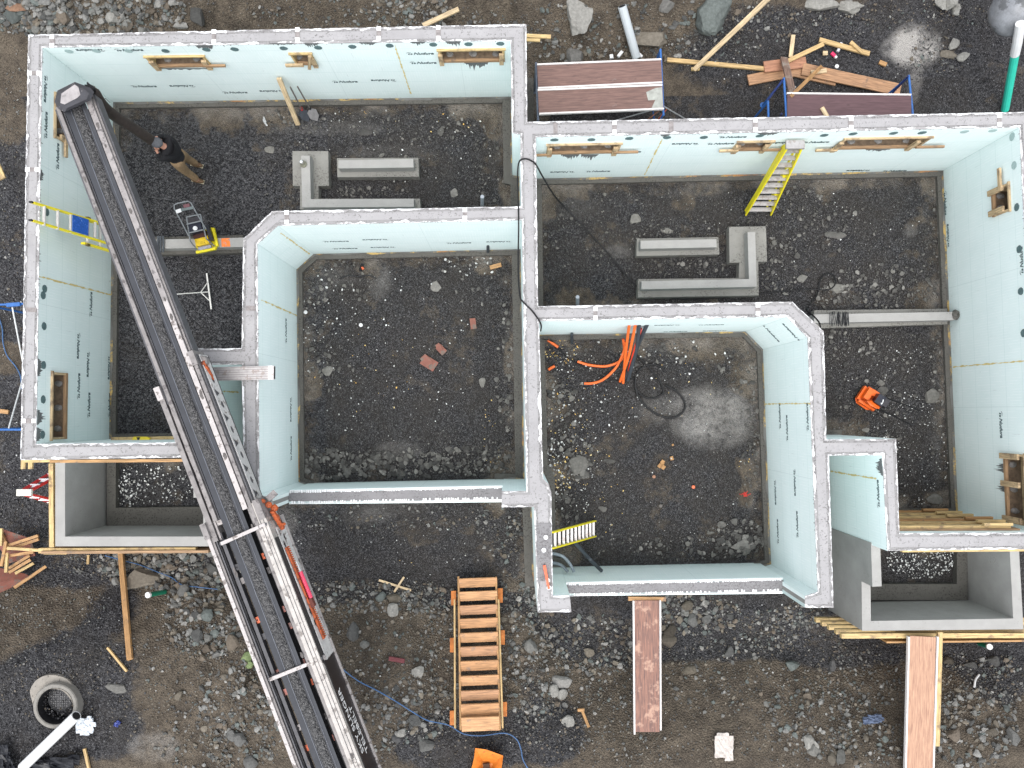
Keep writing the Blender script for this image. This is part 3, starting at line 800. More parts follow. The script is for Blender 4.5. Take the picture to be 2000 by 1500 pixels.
mb.build('tie_bundle', BLK, None, 'bundle of thin black ties laid across the low dividing wall', 'tie bundle')
mb = MB()
for k in range(14):
    u = 306+random.random()*14; mb.tube([P(u, 461, .40+random.random()*.03), P(u+random.uniform(-3, 3), 493, .37+random.random()*.03)], .008, 5)
mb.build('tie_bundle', DGREY, None, 'bundle of grey ties over the low wall beside the conveyor boom', 'tie bundle')

# ------------------------------------------------------------------ conveyor boom
ZB = 3.35
BA = P(146,200,ZB); BB = P(645+46,1500+120,ZB+.25)
bx = (BB-BA); BL = bx.length; bd_ = bx.normalized(); bs = bd_.cross(Vector((0, 0, 1))).normalized(); 
if bs.x < 0: bs = -bs                       # lateral, + = picture right
def sof(v):                                   # distance along the boom where it passes picture row v
    best = None
    lo, hi = -1.0, BL+1
    for _ in range(40):
        m_ = (lo+hi)/2; q = CR.transposed() @ (BA+bd_*m_-Vector((0, 0, CAMZ)))
        vv = 750+q.y/q.z*FPX
        if vv < v: lo = m_
        else: hi = m_
    return lo
def B3(s, t, h=0.0): return BA+bd_*s+bs*t+Vector((0, 0, h))
boom = thing('conveyor_boom', 'long dusty telescopic conveyor boom carrying dark gravel over the left foundation wall', 'conveyor boom', P(700,1500,0))
def rail(s0, s1, t0, t1, h0, h1, m_, name, lab=None):
    mb = MB(); mb.bar(B3(s0, (t0+t1)/2, (h0+h1)/2), B3(s1, (t0+t1)/2, (h0+h1)/2), abs(t1-t0), abs(h1-h0)); return mb.build(name, m_, boom, lab)
s1, s2l, s2r, s3, sE = sof(212), sof(742), sof(705), sof(1005), BL
BH = .183
# belt, slightly troughed
mb = MB(); prof = [(-BH, .06), (-.10, .015), (-.03, 0), (.05, 0), (.10, .015), (BH, .06)]; N_ = 60
for k in range(N_+1):
    s = sof(195)+(sE-sof(195))*k/N_
    for t, h in prof: mb.v.append(tuple(B3(s, t, h)))
for k in range(N_):
    for i in range(5): q = k*6+i; mb.quad([q, q+1, q+7, q+6])
mb.build('belt', BELT, boom)
for t, w_ in ((-.10, .008), (.105, .005)):
    mb = MB(); mb.bar(B3(s1, t, .022), B3(sE, t, .022), w_, .006); mb.build('belt_edge_line', BELTL, boom)
rail(s1-.1, sE, -.24, .24, -.35, -.30, M('boom_underside', (.012, .012, .013), .8), 'boom_pan')
# inner (tip) section
rail(s1-.1, s3, -.215, -.20, -.25, .05, BOOMG, 'inner_rail'); rail(s1-.1, s3, -.285, -.228, -.20, .09, BOOMD, 'side_rail'); rail(s1-.1, s2l+.3, -.335, -.306, -.2, .03, BOOMG, 'side_rail')
rail(s1-.1, sof(600), .205, .295, -.22, .09, M('dusty_pale_rail', (.27, .25, .245), .6, .3, 7, dirt=(.13, .12, .12), dth=.55, dscale=8), 'side_rail'); rail(sof(600), s3, .205, .285, -.22, .088, BOOMW, 'side_rail'); rail(s1-.1, s2r+.2, .30, .36, -.20, .02, BOOMG, 'side_rail'); rail(s1-.1, s2r+.1, .30, .33, -.1, .05, BOOMD, 'side_rail')
# middle section
rail(s2l, s3+.3, -.42, -.34, -.28, .06, BOOMD, 'side_rail'); rail(s2l+.05, s3+.3, -.335, -.305, -.25, .00, BOOMW, 'side_rail')
rail(s2r, s3+.4, .31, .365, -.3, .10, BOOMD, 'side_rail'); rail(s2r+.05, s3+.2, .37, .395, -.28, .06, BOOMG, 'side_rail')
# middle section's perforated side plate, real holes between chords
PLT = M('white_truss_plate', (.58, .57, .56), .5, .25, 9, dirt=(.20, .17, .15), dth=.56, dscale=9)
sp = MB(); tt = .40
def plate(mb, s0, s1_, h0, h1, holes, t, th=.012):
    """plate in the s-h plane at lateral t with polygonal holes"""
    loops = [[(s0, h0), (s1_, h0), (s1_, h1), (s0, h1)]]+holes
    b0 = len(mb.v); fl = [q for l in loops for q in l]; n = len(fl)
    for dt in (0, th):
        for s, h in fl: mb.v.append(tuple(B3(s, t+dt, h)))
    for tri in tessellate_polygon([[Vector((s, h, 0)) for s, h in l] for l in loops]):
        mb.quad([b0+i for i in tri]); mb.quad([b0+n+i for i in reversed(tri)])
    k = 0
    for l in loops:
        for i in range(len(l)): j = (i+1) % len(l); mb.quad([b0+k+i, b0+k+j, b0+n+k+j, b0+n+k+i])
        k += len(l)
hol = []; s = s2r+.18; k = 0
while s < s3-.05:
    if k % 2 == 0: hol.append([(s, -.08), (s+.17, -.08), (s+.10, -.26)])
    else: hol.append([(s+.085+math.cos(q)*.062, -.20+math.sin(q)*.062) for q in [i*math.pi/5 for i in range(10)]])
    s += .22; k += 1
plate(sp, s2r+.05, s3+.1, -.36, -.02, hol, .40); sp.build('truss_plate', PLT, boom)
rail(s2r+.05, s3+.1, .395, .415, -.385, -.36, BLK, 'side_rail')
# outer section
rail(s3+.1, sE, -.50, -.445, -.45, .08, BOOMW, 'outer_rail', 'scuffed white outer rail'); rail(s3+.1, sE, -.44, -.41, -.3, .05, BOOMD, 'side_rail'); rail(s3+.1, sE, -.395, -.375, -.2, .03, BOOMG, 'side_rail'); rail(s3+.2, sE, -.34, -.285, -.15, -.02, BOOMG, 'inner_rail')
rail(s3-.05, sE, .265, .32, -.2, .05, BOOMD, 'inner_rail'); rail(s3-.05, sE, .33, .50, -.50, .09, M('cream_boom_channel', (.41, .385, .36), .5, .25, 7, dirt=(.19, .17, .155), dth=.55), 'outer_rail')
rail(s3-.05, sE, .395, .402, .09, .098, BOOMG, 'rail_groove'); rail(s3-.05, sE, .45, .456, .09, .097, BOOMG, 'rail_groove')
sF = sof(1318)
sp = MB(); hol = []; s = s3+.55; k = 0
while s < sF-.3:
    for (ds, dh, r) in ((0, -.22, .05), (.10, -.36, .05), (.20, -.24, .05)): hol.append([(s+ds+math.cos(q)*r*1.25, dh+math.sin(q)*r) for q in [i*math.pi/5 for i in range(10)]])
    s += .68
plate(sp, s3+.45, sF, -.56, -.12, hol, .51); sp.build('truss_plate', PLT, boom)
rail(s3+.3, sE, .50, .545, -.62, -.575, BOOMW, 'bottom_chord')
rail(sF-.05, sE, .505, .515, -.57, -.0, BLKP, 'side_panel', 'black side panel with white lettering')
mb = MB(); mb.bar(B3(s3+.6, .50, -.2), B3(sF, .50, -.2), .006, .5); mb.build('inner_shadow_panel', M('painted_shadow', (.03, .028, .028), .7), boom)  # dark sheet painted to stand for shade behind the plate holes
# rust red toothed rack and pink ram
rk = MB(); r0, r1 = sof(1098), sof(1283); rk.bar(B3(r0, .545, -.18), B3(r1, .545, -.30), .03, .09)
nt_ = 46
for k in range(nt_):
    s = r0+(r1-r0)*k/nt_; h = -.18-.12*k/nt_; rk.bar(B3(s, .56, h-.05), B3(s+.018, .56, h-.05), .03, .035)
rk.build('toothed_rack', RUST, boom)
MB().tube([B3(sof(1150), .60, -.22), B3(sof(1203), .60, -.24)], .032, 10).build('hydraulic_ram', M('pink_red_ram', (.62, .05, .11), .4, .2, 10), boom)
MB().tube([B3(sof(1130), .60, -.21), B3(sof(1152), .60, -.22)], .014, 8).build('ram_rod', STEELP, boom)
MB().box(B3(sof(1212), .585, -.26), .14, .06, .1, math.atan2(bd_.y, bd_.x)).build('ram_bracket', M('dark_rust', (.13, .035, .025), .7, .3, 20), boom)
ca = MB()
for k, (v, t, h, a_, b_) in enumerate([(1003, .50, -.04, .10, .08), (1013, .55, -.1, .12, .1), (1022, .60, -.16, .12, .13), (1040, .56, -.2, .10, .11), (1055, .58, -.25, .16, .06)]):
    ca.ellipsoid(B3(sof(v), t, h), a_*.5, b_*.5, .045, n=8, m=5, jit=.15)
ca.bar(B3(sof(1025), .56, -.12), B3(sof(1064), .565, -.30), .06, .07)
ca.build('sprocket_carrier', RUST, boom)
MB().ellipsoid(B3(sof(1000), .455, .05), .022, .022, .02).build('lamp', M('amber_lamp', (.9, .35, .03), .3, .1, 5), boom)
MB().bar(B3(sof(1003), .55, -.15), B3(sof(996), .70, -.2), .1, .06).build('bracket_arm', BOOMD, boom)
# pulley and orange yoke where the middle section starts
MB().lathe(P(397,705,ZB+.0), [(.001, -.06), (.085, -.06), (.085, .05), (.07, .07), (.001, .07)], 20).build('pulley', BOOMD, boom)
MB().bar(P(395,706,ZB+.08), P(412,737,ZB-.1), .075, .06).build('pulley_yoke', RUST, boom)
MB().bar(P(402,722,ZB-.04), P(413,742,ZB-.15), .09, .05).build('pulley_yoke', M('bright_orange_yoke', (.60, .12, .035), .5, .3, 14), boom)
rail(s2r-.02, s2r+.22, .30, .385, -.3, .13, BOOMD, 'section_cap'); rail(s2l-.02, s2l+.2, -.43, -.335, -.3, .1, BOOMW, 'section_cap'); rail(s3-.04, s3+.22, -.51, -.42, -.42, .12, BOOMD, 'section_cap'); rail(s3-.08, s3+.25, .40, .505, -.4, .13, BOOMD, 'section_cap')
# straps over the belt
for (q0, q1, m_) in (((432,1062),(518,1024),BOOMW),((527,1327),(626,1287),BOOMW)):
    a_ = P(*q0, ZB+.25); b_ = P(*q1, ZB+.25); MB().bar(a_, b_, .055, .03).build('cross_strap', m_, boom)
    MB().bar(a_-Vector((.03, 0, .12)), a_+(b_-a_)*.14-Vector((0, 0, .01)), .075, .05).build('strap_clamp', BOOMG, boom); MB().bar(b_-(b_-a_)*.16, b_+Vector((.05, 0, -.1)), .075, .05).build('strap_clamp', BOOMD, boom)
    for c_ in (a_, b_): MB().bar(c_-Vector((0, 0, .35)), c_, .05, .05).build('strap_post', BOOMG, boom)
# hydraulic lines and grease along the frame
for t_, h_, r_, v0, v1 in ((.325, .06, .014, 700, 1010), (-.345, .03, .012, 760, 1040), (-.365, -.02, .016, 1040, 1500), (.245, -.02, .014, 1010, 1600), (.225, -.05, .010, 1010, 1600)):
    p_ = [B3(sof(v0)+(sof(v1)-sof(v0))*k_/24, t_+random.uniform(-.008, .008), h_+random.uniform(-.006, .006)) for k_ in range(25)]
    MB().tube(p_, r_, 6).build('hydraulic_line', BLK, boom)
for k_ in range(26):
    s_ = random.uniform(s1, sE); t_ = random.choice((-.255, .25, .42, -.47 if s_ > s3 else .25)); t_ = t_ if (t_ < .4 or s_ > s3) else .25
    MB().ellipsoid(B3(s_, t_, .092), random.uniform(.03, .09), random.uniform(.015, .03), .008, Matrix.Rotation(math.atan2(bd_.y, bd_.x), 3, 'Z'), 9, 4, .25).build('dried_crust', M('crust_grey', (.12, .11, .105), .95, .4, 20), boom)
# roller brackets
def brk(u, v, m_, hole=True, w_=.085, l_=.10):
    c_ = P(u, v, ZB+.10); f = MB(); f.box(c_, l_, w_, .02, math.atan2(bd_.y, bd_.x)+random.uniform(-.05, .05)); b_ = f.build('roller_bracket', m_, boom)
    if hole: MB().lathe(c_+Vector((0, 0, .011)), [(.013, 0), (.013, .004), (.001, .004)], 8).build('bolt_hole', BLK, b_)
for q in [(399,779,PINKR),(438,880,PINKR),(477,982,PINKR),(517,1085,ORB),(558,1188,PINKR),(598,1291,PINKR),(640,1397,BOOMD),(346,802,PINKR),(385,904,BOOMD),(423,1004,BOOMD),(463,1108,BOOMG),(503,1211,ORB),(545,1313,PINKR),(584,1421,BOOMW)]: brk(*q)
for q in [(531,1111,BOOMD),(574,1219,PINKR),(617,1329,ORB),(659,1437,PINKR),(469,1136,BOOMD),(511,1245,BOOMG),(553,1353,PINKR),(596,1462,ORB),(432,1018,BOOMW)]: brk(*q, False, .15, .10)
# letters on the black panel
LET = M('white_lettering', (.80, .80, .80), .6, .05, 5)
def boomtext(body, size, sA, hA):
    me = textmesh(body, size, 0, .004, 'lettering'); me.materials.clear(); me.materials.append(LET)
    o = bpy.data.objects.new('lettering', me); COL.objects.link(o); o.parent = bpy.data.objects['side_panel']
    x = -bd_; z = bs.copy(); y = z.cross(x).normalized(); m = Matrix((x, y, z)).transposed().to_4x4(); m.translation = B3(sA, .519, hA)-Vector(boom.location)
    o.matrix_local = m
boomtext('SKY SLINGER', .185, sof(1503), -.20); boomtext('TELEBELT', .185, sof(1512), -.40)
# gravel on the belt
N1 = 4200; s0_ = sof(190)
gm = MB()
for k in range(90):
    s = s0_+(sE-s0_)*k/89
    for i, (t, h) in enumerate(((-.09, .012), (-.05, .04), (0, .06), (.03, .05), (.065, .012))): gm.v.append(tuple(B3(s, t+random.uniform(-.012, .012)+.008*math.sin(s*3), h+random.uniform(-.008, .008))))
for k in range(89):
    for i in range(4): q = k*5+i; gm.quad([q, q+1, q+6, q+5])
mgv, nn_, bb_ = _mat('belt_gravel'); t_ = NT(nn_); vo = t_.vor(t_.co(), 42); sc_ = t_.new('ShaderNodeSeparateColor'); nn_.links.new(vo.outputs['Color'], sc_.inputs[0])
nn_.links.new(t_.mix(t_.math('MULTIPLY', t_.math('POWER', sc_.outputs[0], 1.3), t_.ramp(vo.outputs['Distance'], .006, .016, 1, .25)), (.05, .05, .052), (.62, .61, .60)), bb_.inputs['Base Color']); bb_.inputs['Roughness'].default_value = .8; t_.bump(t_.math('MULTIPLY', vo.outputs['Distance'], -10.), bb_, .8, .012)
gm.build('gravel_load', mgv, boom, kind='stuff', smooth=True)
# hood over the end roller
hp = [(107,199),(112,177),(146,160),(176,171),(184,180),(177,196),(126,219),(113,212)]
HZ = ZB+.30; cP = P(145,189,HZ)
mb = MB(); bot = [P(u, v, HZ-.32) for u, v in hp]; mid = [P(u, v, HZ-.06) for u, v in hp]; topv = [cP+(P(u, v, HZ)-cP)*.74 for u, v in hp]; n = len(hp)
for l in (bot, mid, topv):
    for p in l: mb.v.append(tuple(p))
for r_ in (0, 1):
    for i in range(n): j = (i+1) % n; mb.quad([r_*n+i, r_*n+j, (r_+1)*n+j, (r_+1)*n+i])
mb.quad([2*n+i for i in range(n)])
hood = mb.build('end_hood', M('black_sheet_hood', (.045, .045, .052), .5, .4, 12, dirt=(.28, .26, .26), dth=.60, dscale=9), boom)
pp = [(118,201),(120,183),(146,165),(153,170),(157,185),(151,191),(126,204)]
MB().prism([P(u, v, HZ+.004).xy for u, v in pp], HZ-.01, HZ+.006).build('dust_patch', M('dried_dust', (.33, .31, .31), .9, .3, 9, dirt=(.2, .19, .19), dth=.58, dscale=8), hood)
mb = MB()
for k in range(7):
    q = [P(165+random.random()*8, 160+random.random()*8, ZB+.1), P(176+random.random()*8, 168+random.random()*8, ZB+.05), P(182+random.random()*6, 180+random.random()*12, ZB-.2)]; mb.tube(q, .014, 5)
mb.build('rubber_flap', BLK, boom)
mb = MB(); mb.tube([P(184,168,ZB-.2), P(192,178,ZB-.3), P(190,190,ZB-.4), P(198,196,ZB-.5), P(206,192,ZB-.5), P(215,200,ZB-.6)], .007, 5); mb.tube([P(184,175,ZB-.2), P(197,186,ZB-.4), P(200,200,ZB-.5)], .007, 5); mb.build('chain', M('chain_steel', (.2, .22, .19), .5, .2, 10), boom)
# discharge hose
hs_ = MB(); pts = []
q = [P(182,178,ZB-.05), P(198,205,ZB-.45), P(222,226,ZB-.8), P(258,248,2.15), P(284,266,1.85), P(303,279,1.55)]
for k in range(5):
    for i in range(5): pts.append(q[k].lerp(q[k+1], i/5))
pts.append(q[-1]); pts = [(pts[max(i-2, 0)]+pts[i]+pts[min(i+2, len(pts)-1)])/3 for i in range(len(pts))]
hs_.tube(pts, .095, 14); hs_.build('discharge_hose', M('brown_black_hose', (.030, .022, .018), .7, .5, 14, bump=.5), boom, smooth=True)

# ------------------------------------------------------------------ people
def skin(name, V, Ed, rad, mat, parent=None, sub=2, root=0, **kw):
    me = bpy.data.meshes.new(name); org = rootloc(parent) if parent else Vector(V[root])
    me.from_pydata([tuple(Vector(v)-org) for v in V], Ed, []); o = bpy.data.objects.new(name, me); COL.objects.link(o)
    m = o.modifiers.new('s', 'SKIN'); sv = me.skin_vertices[0].data
    for i, r in enumerate(rad):
        sv[i].radius = r if isinstance(r, tuple) else (r, r)
    sv[root].use_root = True
    m2 = o.modifiers.new('u', 'SUBSURF'); m2.levels = sub; m2.render_levels = sub
    bpy.context.view_layer.update(); nm = bpy.data.meshes.new_from_object(o.evaluated_get(bpy.context.evaluated_depsgraph_get()))
    o.modifiers.clear(); o.data = nm; nm.name = name; nm.materials.clear(); nm.materials.append(mat)
    for p in nm.polygons: p.use_smooth = True
    if parent: o.parent = parent
    else: o.location = org
    return tag(o, **kw)
SKIN = M('skin', (.52, .27, .19), .5, .1, 12); JUMP = M('black_jumper', (.010, .010, .012), .85, .3, 30); KHAKI = M('khaki_cloth', (.25, .17, .095), .85, .25, 16); BOOT = M('brown_boot', (.12, .07, .035), .6, .2, 20); CAP = M('grey_cap', (.10, .105, .115), .9, .3, 30)
hip = P(348,309,.98); fw = Vector((-.97, .25, 0)).normalized(); rt = Vector((fw.y, -fw.x, 0))       # facing, right hand side
fl = P(388,352,.09); fr = P(386,321,.09)                                                       # left foot (south), right foot
if (fr-fl).dot(rt) < 0: fl, fr = fr, fl
chest = P(330,293,1.32)+fw*.0; neck = P(322,287,1.46); hd = P(311,281,1.58)
hand_r = P(300,270,1.52); hand_l = P(305,292,1.50)
def lerp(a_, b_, t): return a_.lerp(b_, t)
V = []; Ed = []; Rd = []
def add(p, r, par=None):
    V.append(tuple(p)); Rd.append(r); i = len(V)-1
    if par is not None: Ed.append((par, i))
    return i
h0 = add(hip, .09); sp1 = add(lerp(hip, chest, .5), (.09, .08), h0); ch = add(chest, (.10, .09), sp1); nk = add(neck, .06, ch); hb = add(lerp(neck, hd, .5), .062, nk); hh = add(hd, .085, hb); ht = add(hd+Vector((-.02, .0, .09)), .075, hh)
chin = add(hd+fw*.07-Vector((0, 0, .05)), .045, hh)
arms = {}
for sgn, hand in ((1, hand_r), (-1, hand_l)):
    sh = chest+rt*sgn*.19+Vector((0, 0, .08)); i = add(sh, .042, ch); el = lerp(sh, hand, .5)+rt*sgn*.09-Vector((0, 0, .10)); j = add(el, .032, i); wr = lerp(el, hand, .82); k = add(wr, .028, j); m_ = add(lerp(el, hand, .97), .03, k); arms[sgn] = (sh, el, wr, hand)
legs = {}
for sgn, ft in ((1, fr), (-1, fl)):
    hp_ = hip+rt*sgn*.10-Vector((0, 0, .05)); i = add(hp_, .07, h0); kn = lerp(hp_, ft, .5)+fw*.05; j = add(kn, .048, i); k = add(ft+Vector((0, 0, .02)), .042, j); add(ft+fw*.12-Vector((0, 0, .04)), .04, k); legs[sgn] = (hp_, kn, ft)
man = skin('person', V, Ed, Rd, SKIN, None, label='person in black jumper, khaki trousers and grey cap standing and guiding the dark discharge hose', cat='person')
def garment(name, chains, mat, root=0):
    V2, E2, R2 = [], [], []; key = {}
    for c_ in chains:
        prev = None
        for p, r in c_:
            kk = tuple(round(x, 3) for x in p)
            if kk not in key: key[kk] = len(V2); V2.append(tuple(p)); R2.append(r)
            i = key[kk]
            if prev is not None: E2.append((prev, i))
            prev = i
    return skin(name, V2, E2, R2, mat, man, 2, root)
mid = lerp(hip, chest, .5); lo = lerp(hip, chest, .08)
garment('jumper', [[(chest, (.185, .15)), (mid, (.17, .14)), (lo, (.165, .155)), (hip+Vector((0, 0, .0)), .16)], [(chest, .17), (lerp(chest, neck, .5)-fw*.02, (.15, .13)), (lerp(chest, neck, .95), .085)]]+[[(lerp(chest, neck, .5)-fw*.02, (.15, .13)), (arms[s][0]+Vector((0, 0, .01)), .088), (arms[s][1], .062), (lerp(arms[s][1], arms[s][2], .9), .045)] for s in (1, -1)], JUMP)
garment('trousers', [[(lerp(hip, chest, .3), .135), (hip, .155)]]+[[(hip, .150), (legs[s][0], .122), (legs[s][1], .086), (lerp(legs[s][1], legs[s][2], .9), .07)] for s in (1, -1)], KHAKI, 1)
garment('belt_strip', [[(lo+rt*.13+Vector((0, 0, .03)), .03), (lo-fw*.12+Vector((0, 0, .03)), .035), (lo-rt*.13+Vector((0, 0, .03)), .03)]], M('green_hem', (.35, .42, .18), .8, .2, 20))
for s in (1, -1):
    ft = legs[s][2]; MB().ellipsoid(ft+fw*.05-Vector((0, 0, .04)), .15, .055, .055, Matrix.Rotation(math.atan2(fw.y, fw.x), 3, 'Z'), 12, 8).build('boot', BOOT, man, smooth=True)
    MB().box(ft+fw*.05-Vector((0, 0, .083)), .27, .085, .014, math.atan2(fw.y, fw.x)).build('boot_sole', M('pale_sole', (.4, .36, .26), .7), man)
cp = MB(); Rz = Matrix.Rotation(math.atan2(fw.y, fw.x), 3, 'Z'); cp.ellipsoid(hd+Vector((-.015, 0, .075)), .118, .10, .085, Rz, 16, 8); cp.build('cap', CAP, man, smooth=True)
MB().ellipsoid(hd+fw*.115+Vector((0, 0, .045)), .07, .075, .012, Rz, 12, 6).build('cap_peak', CAP, man, smooth=True)
for s in (1, -1): MB().ellipsoid(hd+rt*s*.088-fw*.0-Vector((0, 0, .005)), .025, .014, .035, Rz, 8, 6).build('ear', SKIN, man, smooth=True)
MB().ellipsoid(hd+fw*.10-Vector((0, 0, .01)), .022, .016, .026, Rz, 8, 6).build('nose', SKIN, man, smooth=True)
for s in (1, -1):
    MB().ellipsoid(hd+fw*.088+rt*s*.032+Vector((0, 0, .018)), .008, .014, .008, Rz, 8, 6).build('eye', M('eye', (.05, .03, .02), .3), man, smooth=True)
MB().ellipsoid(hd+fw*.092-Vector((0, 0, .05)), .008, .026, .006, Rz, 8, 6).build('mouth', M('lip', (.35, .12, .10), .5), man, smooth=True)
axh = (q[-1]-q[-2]).normalized()
for s in (1, -1):
    sh, el, wr, hand = arms[s]; out = (hand-wr).normalized(); up = axh.cross(out).normalized()*(1 if s == 1 else -1)
    palm = hand; hm = skin('hand', [tuple(wr), tuple(lerp(wr, palm, .6)), tuple(palm)], [(0, 1), (1, 2)], [.026, (.038, .022), (.042, .02)], SKIN, man, 1)
    inw = -rt*s
    for f in range(4):
        b_ = palm+axh*(f-1.5)*.02; L_ = [.066, .075, .07, .055][f]
        d1 = (out*.6+Vector((0, 0, .5))).normalized(); p1_ = b_+d1*L_*.5; p2_ = p1_+(inw*.8+Vector((0, 0, .3))).normalized()*L_*.4; p3_ = p2_+(inw*.9-Vector((0, 0, .3))).normalized()*L_*.3
        skin('finger', [tuple(b_), tuple(p1_), tuple(p2_), tuple(p3_)], [(0, 1), (1, 2), (2, 3)], [.010, .009, .0085, .007], SKIN, man, 1)
    b_ = lerp(wr, palm, .6)-axh*.035; p1_ = b_-axh*.02+inw*.03; p2_ = p1_+inw*.03+out*.02
    skin('thumb', [tuple(b_), tuple(p1_), tuple(p2_)], [(0, 1), (1, 2)], [.012, .011, .009], SKIN, man, 1)
# ------------------------------------------------------------------ ladders
def ladder(name, label, feet, tops, nst, stepw, stepd, railw, raild, mat, cap=True, tread=ALU, channel=True, extra=None, fracs=None):
    fa, fb = Vector(feet[0]), Vector(feet[1]); ta, tb = Vector(tops[0]), Vector(tops[1])
    t = thing(name, label, 'ladder', ((fa+fb)/2))
    nrm = (tb-ta).cross((fa+fb-ta-tb)).normalized()
    if nrm.z < 0: nrm = -nrm
    for a_, b_ in ((fa, ta), (fb, tb)): MB().bar(a_, b_, railw, raild, up=nrm).build('side_rail', mat, t)
    for k in range(nst):
        q = (k+.6)/(nst+.3); p0 = fa.lerp(ta, q); p1 = fb.lerp(tb, q); mb = MB(); mb.bar(p0, p1, stepw, stepd, up=(0, 0, 1))
        if channel: mb.bar(p0+Vector((0, 0, .012)), p1+Vector((0, 0, .012)), stepw*.2, .01)
        mb.build('step', tread, t)
    if cap: MB().bar(ta.lerp(tb, -.12)+Vector((0, 0, .03)), tb.lerp(ta, -.12)+Vector((0, 0, .03)), .15, .05).build('top_cap', tread, t)
    for a_ in (fa, fb): MB().box(a_+Vector((0, 0, .02)), .07, .05, .04).build('foot', BLK, t)
    return t, nrm
t, nrm = ladder('step_ladder', 'yellow step ladder with silver treads leaning folded on the far right basement wall',
  (P(1456,416,.03), P(1505,416,.03)), (P(1537,284,2.15), P(1566,284,2.15)), 10, .085, .03, .028, .13, YEL)
d_ = Vector((0, .10, -.02))
for a_, b_ in ((P(1463,412,.2), P(1538,281,2.0)), (P(1499,412,.2), P(1563,281,2.0))): MB().bar(a_+d_, b_+d_, .03, .04).build('rear_rail', YEL, t)
for k in range(6):
    q = (k+.9)/6.6; MB().bar(P(1463,412,.2).lerp(P(1538,281,2.0), q)+d_, P(1499,412,.2).lerp(P(1563,281,2.0), q)+d_, .03, .03).build('rear_bar', ALU, t)
    p_ = P(1505,416,.03).lerp(P(1566,284,2.15), (k+1.2)/7.4); MB().box(p_+Vector((-.05, .02, -.03)), .06, .05, .03).build('step_bracket', YEL, t)
t, nrm = ladder('step_ladder', 'small yellow ladder with grey treads leaning on the middle wall in the right garage pit',
  (P(1163,1017,.03), P(1163,1047,.03)), (P(1078,1040,2.35), P(1078,1071,2.35)), 11, .045, .03, .026, .06, YEL, cap=False)
# extension ladder over the left wall
def at(X, Y, z): return Vector((X, Y, z))
t = thing('extension_ladder', 'yellow extension ladder with a blue label plate, rising over the left foundation wall', 'ladder', (-7.4, 3.35, 0))
SILV = M('silver_rung', (.50, .49, .47), .5, .15, 14)
def lx(z): return -7.50-.271*z
for y0, y1 in ((3.56, 3.62), (3.12, 3.08)): MB().bar(at(lx(.0), y1, .03), at(lx(1.75), y0, 1.75), .035, .085, up=(1, 0, .3)).build('side_rail', YEL, t)
for y0, y1 in ((3.58, 3.57), (3.27, 3.21)): MB().bar(at(lx(.75)+.06, y1, .75), at(lx(2.82)+.03, y0, 2.82), .03, .07, up=(1, 0, .3)).build('fly_rail', YEL, t); MB().box(at(lx(2.86)+.03, y0, 2.85), .05, .03, .05).build('rail_cap', BLK, t)
for k in range(6): z = .22+k*.285; MB().tube([at(lx(z), 3.10, z), at(lx(z), 3.59, z)], .030, 8).build('rung', SILV, t)
for k in range(7): z = 1.0+k*.27; MB().tube([at(lx(z)+.05, 3.23, z), at(lx(z)+.05, 3.57, z)], .026, 8).build('rung', SILV, t)
pb = P(134,437,1.95); MB().bar(at(lx(1.85)+.12, 3.41, 1.74), at(lx(2.05)+.09, 3.41, 2.10), .30, .012, up=(1, 0, .25)).build('label_plate', M('blue_label', (.02, .10, .42), .5, .5, 30, dirt=(.35, .4, .5), dth=.62, dscale=30), t)
for y in (3.60, 3.10): MB().box(at(lx(1.7)+.04, y, 1.68), .05, .04, .10).build('lock_bracket', M('lock_dark', (.12, .09, .03), .6), t)
MB().box(at(lx(.72)+.06, 3.10, .72), .07, .05, .07).build('lock_bracket', YEL, t)
# red A-frame ladder by the left porch
cz = 1.85; cpt = P(48,962,cz); t = thing('step_ladder', 'red and white A-frame step ladder standing open beside the lower left porch', 'ladder', (cpt.x+.25, cpt.y, 0))
MB().box(cpt, .27, .12, .05).build('top_cap', M('pale_cap', (.6, .58, .52), .6, .15, 10), t)
for sy in (1, -1):
    for k, (dx, m_) in enumerate(((-.05, RED), (.10, RED))):
        top_ = cpt+Vector((dx, sy*.04, -.03)); bot_ = Vector((cpt.x+dx*2.3, cpt.y+sy*.52, .05)); MB().bar(top_, bot_, .03, .07, up=(1, 0, 0)).build('side_rail', m_, t)
    for k in range(6):
        q = (k+.8)/6.3; a_ = (cpt+Vector((-.05, sy*.04, -.03))).lerp(Vector((cpt.x-.115, cpt.y+sy*.52, .05)), q); b_ = (cpt+Vector((.10, sy*.04, -.03))).lerp(Vector((cpt.x+.23, cpt.y+sy*.52, .05)), q)
        MB().bar(a_, b_, .06, .03).build('step', M('white_step', (.72, .72, .74), .5, .1, 10), t)

